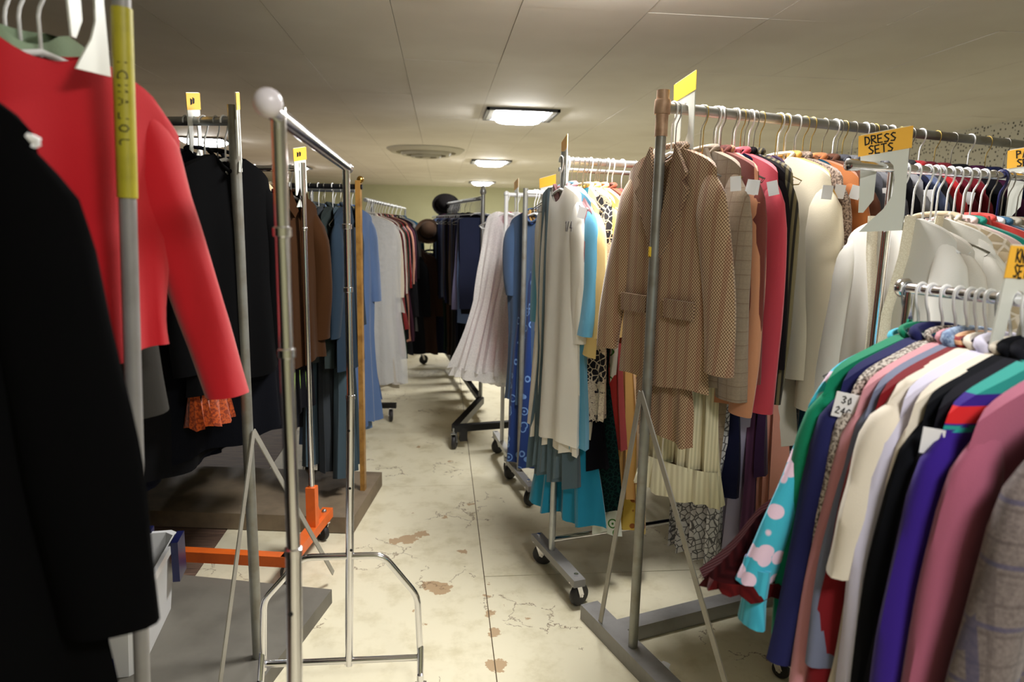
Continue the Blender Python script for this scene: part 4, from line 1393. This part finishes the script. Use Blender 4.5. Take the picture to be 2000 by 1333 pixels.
# ------------------------------------------------------------------ R5
gown = C('white_gown', (250, 249, 248), bump=.15, trans=.55)
gownl = C('white_gown_lace', (250, 248, 246), 'lace', (228, 226, 226), 60, trans=.55)
GW = dict(ws=.14, chest=.15, waist=.14, hem=.27, fa=.035, nf=7, hth=.07)
G(R5a, .005, 'dress', 'white lace gown flaring towards the aisle', 'gown', gownl, px=False, yaw=50, L=.98, lean=-.14, **dict(GW, hem=.24), extras=ex_belt_hem(gownl, h=.05, flare=1.03))
G(R5a, .20, 'dress', 'plain white gown in the middle of the white ones', 'gown', gown, px=False, yaw=46, L=1.08, lean=-.10, **GW)
G(R5a, .07, 'dress', 'bright magenta dress peeking between white gowns', 'gown', C('magenta', (206, 26, 110), rough=.6), px=False, yaw=44, L=.95, lean=-.05, **dict(GW, hem=.18))
G(R5a, .115, 'dress', 'white tulle gown with gathered hem', 'gown', C('tulle', (236, 236, 238), 'rib', (222, 222, 226), 300, trans=.6), px=False, yaw=46, L=1.0, lean=-.04, **dict(GW, hem=.22), extras=ex_belt_hem(gownl, h=.06, flare=1.05))
G(R5a, .27, 'dress', 'white satin gown', 'gown', C('white_satin', (238, 236, 230), rough=.35), px=False, yaw=30, L=1.05, **dict(GW, hem=.24))
for k in range(4):
    G(R5a, .36 + .09 * k, 'blouse', ('ivory bridal blouse', 'cream lace blouse', 'amber orange blouse', 'white cotton blouse')[k], 'blouse', C('r5a_%d' % k, ((232, 226, 208), (226, 212, 180), (212, 132, 60), (234, 234, 232))[k]), px=False, L=.7)

floral = C('navy_floral', (34, 58, 116), 'leaf', (110, 146, 200), 15, rough=.45, bump=.1)
G(R5b, .065, 'coat', 'navy satin robe with pale blue leaf sprigs', 'robe', floral, px=False, yaw=30, L=1.40, ws=.09, chest=.09, waist=.13, hem=.13, sleeve=None, collar=None, lean=-.04, fa=.02, hth=.05)
G(R5b, .09, 'jacket', 'black jacket with fur cuff and gold trim', 'jacket', C('black_fur', (28, 22, 20), 'tweed', (10, 8, 8), 120, bump=.9), px=False, L=.66, sleeve=(.46, .055, .06, .02), collar_mat=C('gold_trim', (170, 130, 70)), yaw=20)
G(R5b, .15, 'blouse', 'burnt orange blouse', 'blouse', C('burnt_orange', (206, 120, 50)), px=False, L=.6)
G(R5b, .05, 'sdress', 'slate blue denim dress', 'dress', C('slate_denim', (66, 88, 120)), px=False, L=1.05, yaw=24, hem=.2, sleeve=(.4, .05, .045, -.02))
G(R5b, .20, 'sdress', 'white frilled cotton dress', 'dress', C('white_frill', (232, 228, 226)), px=False, L=.95)
G(R5b, .26, 'dress', 'bottle green long dress', 'dress', C('bottle_green', (44, 66, 64)), px=False, L=1.3, **dict(D_, hem=.2))
G(R5b, .34, 'dress', 'blue grey long dress', 'dress', C('bluegrey_long', (78, 98, 116)), px=False, L=1.36, **dict(D_, hem=.2), yaw=20)
G(R5b, .42, 'jacket', 'mid brown jacket', 'jacket', C('mid_brown', (110, 80, 56)), px=False, L=.7)
G(R5b, .52, 'jacket', 'navy jacket', 'jacket', C('navy_far', (34, 40, 72)), px=False, L=.7)

# ------------------------------------------------------------------ R6 slacks
for k, (t_, d, c, hm, L) in enumerate([(.05, 'folded dark navy slacks, front of the row', (46, 52, 78), .165, .68), (.14, 'folded dusty blue jeans', (92, 112, 150), .15, .80), (.24, 'folded lavender grey slacks', (126, 124, 160), .16, .70),
                                       (.36, 'folded charcoal slacks', (62, 60, 66), .155, .74), (.5, 'folded blue grey slacks', (78, 88, 116), .16, .66), (.64, 'folded taupe slacks', (112, 100, 92), .15, .72),
                                       (.8, 'folded black slacks', (30, 30, 34), .16, .68), (.98, 'folded navy jeans', (40, 50, 82), .16, .74), (1.2, 'folded faded denim jeans', (86, 104, 138), .16, .72), (1.42, 'folded dark indigo jeans', (36, 42, 66), .16, .76),
                                       (1.65, 'folded washed blue jeans', (80, 98, 130), .16, .74), (1.88, 'folded navy cotton slacks', (44, 50, 74), .16, .70)]):
    G(R6, t_, 'slacks', d, 'slacks', C('slacks_%d' % k, c), px=False, hang='slack', L=L, hem=hm, yaw=(-6, 8, 14, 4, -5, 10, 0, 6, -4, 3, 0, 5)[k], lean=(0, -.02, -.05, -.03, 0, -.02, 0, 0, 0, 0, 0, 0)[k])
for k in range(10):
    G(R7, .06 + .12 * k, 'jacket', ('dark charcoal jacket', 'black jacket', 'dark brown jacket', 'navy jacket', 'dark green jacket', 'black coat')[k % 6], 'jacket', C('r7_%d' % (k % 6), ((44, 44, 48), (22, 22, 24), (58, 42, 34), (30, 34, 56), (34, 46, 38), (20, 20, 22))[k % 6]), px=False, L=1.0, yaw=55)

# ------------------------------------------------------------------ left racks
redm = C('red_wool', (196, 24, 36), bump=.2, sheen=.4)
G(L1, .14, 'jacket', 'bright red wool jacket with full gathered sleeve', 'jacket', redm, px=False, yaw=-20, L=.47, ws=.18, sleeve=(.53, .050, .046, .115), flat=.62, nd=.02, collar=None, hang='plastic', fa=.02, z0=-.07, waist=.175, hem=.17)
G(L1, .172, 'blouse', 'pale sage green blouse showing above the red shoulder', 'blouse', C('sage', (132, 152, 122)), px=False, yaw=-8, L=.30, z0=-.035, ws=.21, collar=None, sleeve=(.26, .05, .045, .02))
for k, (t_, d, c) in enumerate([(.195, 'dark grey wool cardigan', (52, 50, 46)), (.215, 'black velvet jacket', (20, 18, 22)), (.24, 'dark brown coat', (46, 34, 28)), (.265, 'black coat', (18, 18, 20)), (.29, 'dark navy coat', (24, 26, 44)), (.33, 'charcoal jacket', (52, 52, 52)), (.42, 'black wool jacket', (20, 20, 20)), (.55, 'dark green coat', (28, 36, 30))]):
    G(L1, t_, 'jacket', d, 'jacket', C('l1_%d' % k, c), px=False, L=.85 if k else .45, hang='plastic')
blackc = C('black_cloth', (9, 9, 10), bump=.15, sheen=.1)
G(L0, .098, 'coat', 'long black coat filling the near corner', 'coat', blackc, px=False, yaw=-78, L=.98, ws=.185, slope=.5, chest=.20, waist=.21, hem=.24, sleeve=(.60, .062, .056, .045), fa=.015)
G(L0, .17, 'coat', 'second black coat tucked behind the long one', 'coat', blackc, px=False, yaw=-60, L=.9, ws=.20, sleeve=(.55, .06, .055, .02))


def ex_fringe(mat):
    return ex_belt_hem(mat, h=.085, flare=1.05)


def ex_beads(o, p, y, g):
    r_ = random.Random(3)
    mb = MB()
    for k in range(9):
        mb.sphere((r_.uniform(-.1, .12), y * (p['th'] + .012), p['z0'] - .05 - r_.random() * .05), .004, 6)
    b = mb.obj('beads', PEARL, o)
    b['kind'] = 'stuff'


G(L2, .03, 'jacket', 'black velvet jacket beside the grey braced post', 'jacket', blackc, px=False, yaw=-10, L=.67, sleeve=(.55, .055, .05, .02), collar='crew')
G(L2, .055, 'skirt', 'black skirt ending in a shaggy orange fringe', 'skirt', blackc, px=False, yaw=-6, z0=-.2, L=.565, ws=.07, chest=.07, waist=.075, hem=.08, lean=-.10, hang='clip', extras=ex_fringe(C('orange_fringe', (170, 72, 20), 'tweed', (120, 42, 10), 120, bump=1.0)))
G(L2, .095, 'coat', 'black evening coat with beaded neckline', 'coat', C('black_evening', (13, 14, 19), sheen=.1), px=False, yaw=-18, L=.90, sleeve=(.58, .06, .055, .03), collar='crew', extras=ex_beads, z0=-.06)
for k, (t_, d, c) in enumerate([(.15, 'black crepe dress', (16, 16, 18)), (.24, 'dark navy coat', (20, 22, 36)), (.35, 'black sequinned dress', (26, 26, 28)), (.47, 'dark brown wool coat', (40, 30, 26)), (.60, 'charcoal coat', (36, 36, 38)), (.75, 'black wrap dress', (18, 16, 18))]):
    G(L2, t_, 'coat', d, 'coat' if 'coat' in d else 'dress', C('l2_%d' % k, c), px=False, L=.92 + .05 * min(k, 4), collar='crew', hang=('plastic', 'wire', 'navy')[k % 3])
suede = C('brown_suede', (52, 30, 12), sheen=.25, rough=.8)
G(L4, .05, 'jacket', 'brown suede jacket', 'jacket', suede, px=False, yaw=-8, L=.72, ws=.2, sleeve=(.58, .062, .06, .02), flat=.8, collar='shirt')
G(L4, .12, 'jacket', 'cream frilled blouse behind the suede jacket', 'blouse', C('cream_frill', (224, 204, 164)), px=False, L=.6, z0=-.05, collar='fur', collar_mat=C('cream_frill', (224, 204, 164)))


def ex_lime(o, p, y, g):
    MB().box((.02, y * (p['th'] + .012), p['z0'] - .80), (.07, .002, .085)).obj('lime_card', plain('lime_card', (166, 206, 92), .6), o)


for k, (t_, d, c) in enumerate([(.10, 'black long coat with lime green card', (18, 18, 22)), (.20, 'dark brown leather jacket', (52, 34, 26)), (.30, 'black dinner jacket', (20, 20, 22)), (.42, 'maroon coat', (66, 24, 30)), (.56, 'dark grey coat', (44, 44, 46))]):
    G(L4, t_, 'coat', d, 'coat' if 'coat' in d else 'jacket', C('l4_%d' % k, c), px=False, L=.95, extras=ex_lime if k == 0 else None, hang=('wire', 'plastic')[k % 2])
for k, (t_, d, c, L) in enumerate([(.06, 'dark slate blue jacket', (36, 48, 60), .80), (.13, 'charcoal green jacket', (40, 47, 46), .78), (.20, 'grey flannel jacket', (62, 66, 66), .76), (.27, 'ink blue jacket', (26, 34, 50), .78), (.34, 'dark olive jacket', (56, 58, 48), .8), (.44, 'black jacket', (22, 22, 24), .8), (.56, 'dark teal jacket', (30, 52, 56), .8)]):
    G(L5, t_, 'jacket', d, 'jacket', C('l5_%d' % k, c), px=False, L=L, hang='plastic', collar='shirt')
for k, (t_, d, c, L) in enumerate([(.09, 'long slate trousers dress', (60, 74, 82), 1.36), (.17, 'long charcoal dress', (50, 54, 58), 1.34), (.24, 'long blue grey dress', (66, 82, 92), 1.3), (.31, 'long black lace dress', (30, 30, 34), 1.1)]):
    G(L5, t_, 'dress', d, 'dress', C('l5d_%d' % k, c), px=False, L=L, **dict(D_, hem=.16), hang='wire')
denim = C('blue_denim', (82, 104, 142), bump=.4)
G(L5b, .02, 'sdress', 'long blue denim dress nearest the aisle', 'dress', denim, px=False, yaw=-26, L=1.30, hem=.22, fa=.03, sleeve=(.5, .05, .05, .02), hang='plastic')
G(L5b, .07, 'sdress', 'medium blue cotton robe', 'robe', C('mid_blue', (70, 90, 126)), px=False, yaw=-34, L=1.18, hem=.26, fa=.03, sleeve=(.46, .05, .05, .03), hang='plastic')
G(L5b, .12, 'sdress', 'pale blue denim coat dress', 'dress', C('pale_blue', (98, 122, 158)), px=False, yaw=-38, L=1.36, hem=.27, fa=.035, sleeve=(.52, .055, .05, .03), hang='plastic')
G(L5b, .19, 'sdress', 'dusk blue dress', 'dress', C('dusk_blue', (66, 88, 126)), px=False, yaw=-34, L=1.0, hem=.26, hang='wire')
for k in range(3):
    G(L5b, .30 + .1 * k, 'jacket', ('navy wool jacket', 'dark blue jacket', 'slate jacket')[k], 'jacket', C('l5b_%d' % k, ((34, 40, 66), (40, 54, 90), (70, 78, 88))[k]), px=False, L=.8)


def plastic_material():
    g = NT('clear_garment_bag')
    g.b.inputs['Base Color'].default_value = (.82, .84, .85, 1)
    g.b.inputs['Roughness'].default_value = .2
    g.b.inputs['Alpha'].default_value = .42
    g.b.inputs['Specular IOR Level'].default_value = .8
    f = g.noise(26, 5, g.coords(), .7).outputs[0]
    g.bump(f, .9, .01)
    return g.m


BAG = plastic_material()


def ex_bag(o, p, y, g):
    q = dict(p)
    q.update(ws=p['ws'] + .025, chest=p['chest'] + .03, waist=p['chest'] + .03, hem=p['hem'] + .03, th=p['th'] + .03, hth=p['hth'] + .03, tt=.04, L=p['L'] * .98 + .03, z0=p['z0'] + .012, nk=.01, nd=0, fa=.02)
    v, f = body_geo(q, random.Random(9))
    MB().add(v, f).obj('plastic_cover', BAG, o, True)


G(L6, .04, 'sdress', 'pale dress under a clear plastic garment bag', 'dress', C('bagged_pale', (176, 170, 160)), px=False, L=1.16, ws=.19, yaw=6, extras=ex_bag, sleeve=None, hang='plastic')
for k, (t_, d, c, L) in enumerate([(.13, 'cream satin gown', (206, 196, 176), 1.2), (.24, 'burgundy velvet gown', (84, 22, 30), 1.0), (.36, 'white beaded jacket', (196, 190, 180), .7), (.48, 'rust brown dress', (120, 62, 40), 1.05), (.62, 'dark green sequin gown', (40, 56, 46), 1.1),
                                   (.78, 'bright red sequin gown', (150, 24, 30), .9), (.95, 'black sequin gown', (24, 24, 26), 1.0), (1.15, 'peach satin gown', (186, 128, 104), 1.05), (1.4, 'dark plum gown', (56, 28, 40), 1.1), (1.7, 'black lace gown', (20, 18, 20), 1.1), (2.05, 'grey beaded gown', (96, 94, 92), 1.1), (2.5, 'dark teal gown', (22, 62, 84), 1.3)]):
    G(L6, t_, 'sdress', d, 'gown', C('l6_%d' % k, c, 'mottle' if 'sequin' in d else None, None, 150, rough=.4 if 'sequin' in d else .9), px=False, L=L, hem=.22, sleeve=(.5, .05, .045, .02), hang='plastic', yaw=(k * 37 % 11) - 5)

DARKS = [('black crepe gown', (20, 19, 22)), ('dark navy gown', (26, 30, 48)), ('charcoal wool dress', (52, 52, 54)), ('dark brown gown', (54, 40, 32)), ('deep green gown', (28, 44, 38)), ('plum gown', (52, 28, 44))]
for R_, t0, t1, n, L_ in ((R4, .62, 1.85, 15, 1.36), (R5b, .62, 1.4, 8, 1.32), (R5a, .75, 1.4, 6, 1.3), (L5, .66, 1.5, 8, 1.34), (L4, .68, 1.35, 6, 1.30), (L2, .86, 1.4, 6, 1.42), (L1, .88, 1.3, 4, 1.2), (L5b, .62, 1.35, 6, 1.36)):
    for k in range(n):
        d_, c_ = DARKS[k % 6]
        G(R_, t0 + (t1 - t0) * k / (n - 1), 'sdress', d_, 'gown', C('dark_%d' % (k % 6), c_), px=False, L=L_ * (.9 + .1 * ((k * 7) % 3) / 2), hem=.22, hang=('wire', 'plastic')[k % 2], sleeve=(.45, .05, .045, .02))

for k in range(9):  # unseen gowns added behind the blouses to block light from the floor
    d_, c_ = DARKS[k % 6]
    G(R2, .30 + .17 * k, 'sdress', d_, 'gown', C('dark_%d' % (k % 6), c_), px=False, L=1.22, ws=.15, chest=.15, waist=.16, hem=.2, hang='wire', sleeve=None, z0=-.12)
for k in range(11):
    G(R6, (.095, .19, .30, .43, .57, .72, .89, 1.09, 1.31, 1.53, 1.77)[k], 'slacks', ('folded black trousers', 'folded steel grey trousers', 'folded midnight blue jeans')[k % 3], 'slacks', C('slacks_more_%d' % (k % 3), ((28, 28, 32), (84, 86, 96), (40, 46, 74))[k % 3]), px=False, hang='slack', L=.74, hem=.15, yaw=(k * 5 % 9) - 4)
for k in range(7):  # long gowns added between the slacks to shade the aisle floor
    d_, c_ = DARKS[k % 6]
    G(R6, .30 + .28 * k, 'dress', 'long ' + d_ + ' among the slacks', 'gown', C('dark_%d' % (k % 6), c_), px=False, L=1.30, **dict(D_, hem=.12), hang='wire')

build_all()

# ------------------------------------------------------------------ rack dividers with handwritten stickers
divider(R2, R2.t_px(1722), ['DRESS', 'SETS'], 'white size divider with orange sticker lettered DRESS SETS on chrome rail', yaw=38, s=1.0)
divider(R2, R2.t_px(2010), ['PANT', 'SETS'], 'white size divider with orange sticker lettered PANT SETS, cut by the edge', yaw=34, s=1.0)
divider(R3, R3.t_px(1335), ['', ''], 'white size divider with yellow sticker beside the rusty pipe post', STICK if False else YSTICK, yaw=-6, s=1.0, ink=False)
divider(R1, R1.t_px(1985), ['KNIT', 'SETS'], 'white size divider with orange sticker tilted on the low chrome rail', yaw=10, s=1.0, face=1, tilt=-12)
divider(L1, .065, ['', ''], 'plain white size divider hanging beside the yellow taped post', yaw=8, s=.8, ink=False)
divider(L2, L2.t_px(378), ['~~'], 'white size divider with orange sticker at the red jacket shoulder', yaw=12, s=.85)
divider(L2, L2.t_px(464), ['', ''], 'white size divider seen edge on beside the grey braced post', yaw=24, s=.85, ink=False)
divider(L4, L4.t_px(585), ['~~'], 'white size divider with orange sticker in front of the brown suede jacket', yaw=-6, s=.9)
divider(R4, R4.t_px(1103), ['', ''], 'size divider seen edge on at the steel post', yaw=-14, s=.9, ink=False)
divider(R5a, .06, ['', ''], 'orange tipped divider between the white gowns', yaw=0, s=.9, ink=False)
divider(R5b, .12, ['', ''], 'cream divider on the white rail of the grey post rack', yaw=30, s=.9, ink=False)

# ------------------------------------------------------------------ hats, tubs, paper
def hat(name, label, loc, r, rx, mat, band):
    o = thing(name, label, 'hat', loc)
    o.rotation_euler = (rx, .1, 0)
    MB().lathe([(r * .62, 0), (r * .66, r * .25), (r * .62, r * .6), (r * .45, r * .82), (.001, r * .88)], n=28).obj('crown', mat, o, True)
    MB().lathe([(r * .60, .0), (r * .8, -.004), (r, .010), (r * 1.0, .016), (r * .8, .004), (r * .62, .008)], n=32).obj('brim', mat, o, True)
    MB().lathe([(r * .665, .008), (r * .675, .012), (r * .675, .04), (r * .665, .044)], n=28).obj('band', band, o, True)
    return o


hat('felt_hat', 'black felt hat perched on the far post of the slacks rack', (0.054, 7.28, 1.66), .145, .95, HAT, C('hat_band', (40, 38, 38)))
hat('felt_hat', 'dark brown felt hat resting above the low dark rack', (-0.12, 6.78, 1.40), .125, 1.2, C('brown_felt', (52, 38, 28)), C('hat_band2', (30, 22, 18)))


def tub(loc, rz, w, d, h, label):
    o = thing('storage_tub', label, 'storage tub', loc, rz)
    mb = MB()
    a, b = .88, .012
    def ring(s_, z, inset=0):
        x, y = w / 2 * s_ - inset, d / 2 * s_ - inset
        q = .03
        return [(x - q, -y, z), (x, -y + q, z), (x, y - q, z), (x - q, y, z), (-x + q, y, z), (-x, y - q, z), (-x, -y + q, z), (-x + q, -y, z)]
    rings = [ring(a, 0), ring(1, h), ring(1.04, h), ring(1.04, h - .02), ring(1.06, h - .02), ring(1.06, h + .008), ring(1, h + .008, .004), ring(a, .006, .006)]
    vs = [p for r in rings for p in r]
    fs = [(i * 8 + j, i * 8 + (j + 1) % 8, (i + 1) * 8 + (j + 1) % 8, (i + 1) * 8 + j) for i in range(len(rings) - 1) for j in range(8)]
    fs += [tuple(range(8))[::-1], tuple(range(56, 64))]
    mb.add(vs, fs).obj('tub_body', WHITEP, o)
    for s_ in (-1, 1):
        MB().box((0, s_ * (d / 2 * 1.06 + .012), h - .05), (w * .5, .022, .13)).box((0, s_ * (d / 2 * 1.06 + .004), h + .014), (w * .5, .04, .012)).obj('latch', NAVYP, o)
    MB().box((w / 2 * 1.06 + .012, d * .34, h - .055), (.024, .10, .15)).obj('latch', NAVYP, o)
    return o


tub((-1.12, 2.28, .06), .12, .34, .48, .27, 'white plastic storage tub with navy latch on the grey board')
tub((-1.02, 1.62, 0), .5, .36, .48, .22, 'white plastic tub with navy latch on the floor below the black coat')
po = MB()
r_ = random.Random(4)
vs = []
for i in range(7):
    for j in range(7):
        vs.append(((i - 3) * .014 + r_.uniform(-.004, .004), (j - 3) * .013 + r_.uniform(-.004, .004), .012 + .03 * math.exp(-((i - 3) ** 2 + (j - 3) ** 2) / 6) + r_.uniform(-.008, .008)))
po.add(vs, [(i * 7 + j, i * 7 + j + 1, (i + 1) * 7 + j + 1, (i + 1) * 7 + j) for i in range(6) for j in range(6)])
tag(po.obj('crumpled_tissue', PAPER, None, True, (0.74, 2.06, 0.0)), 'crumpled white tissue on the floor behind the pipe rack base', 'tissue')
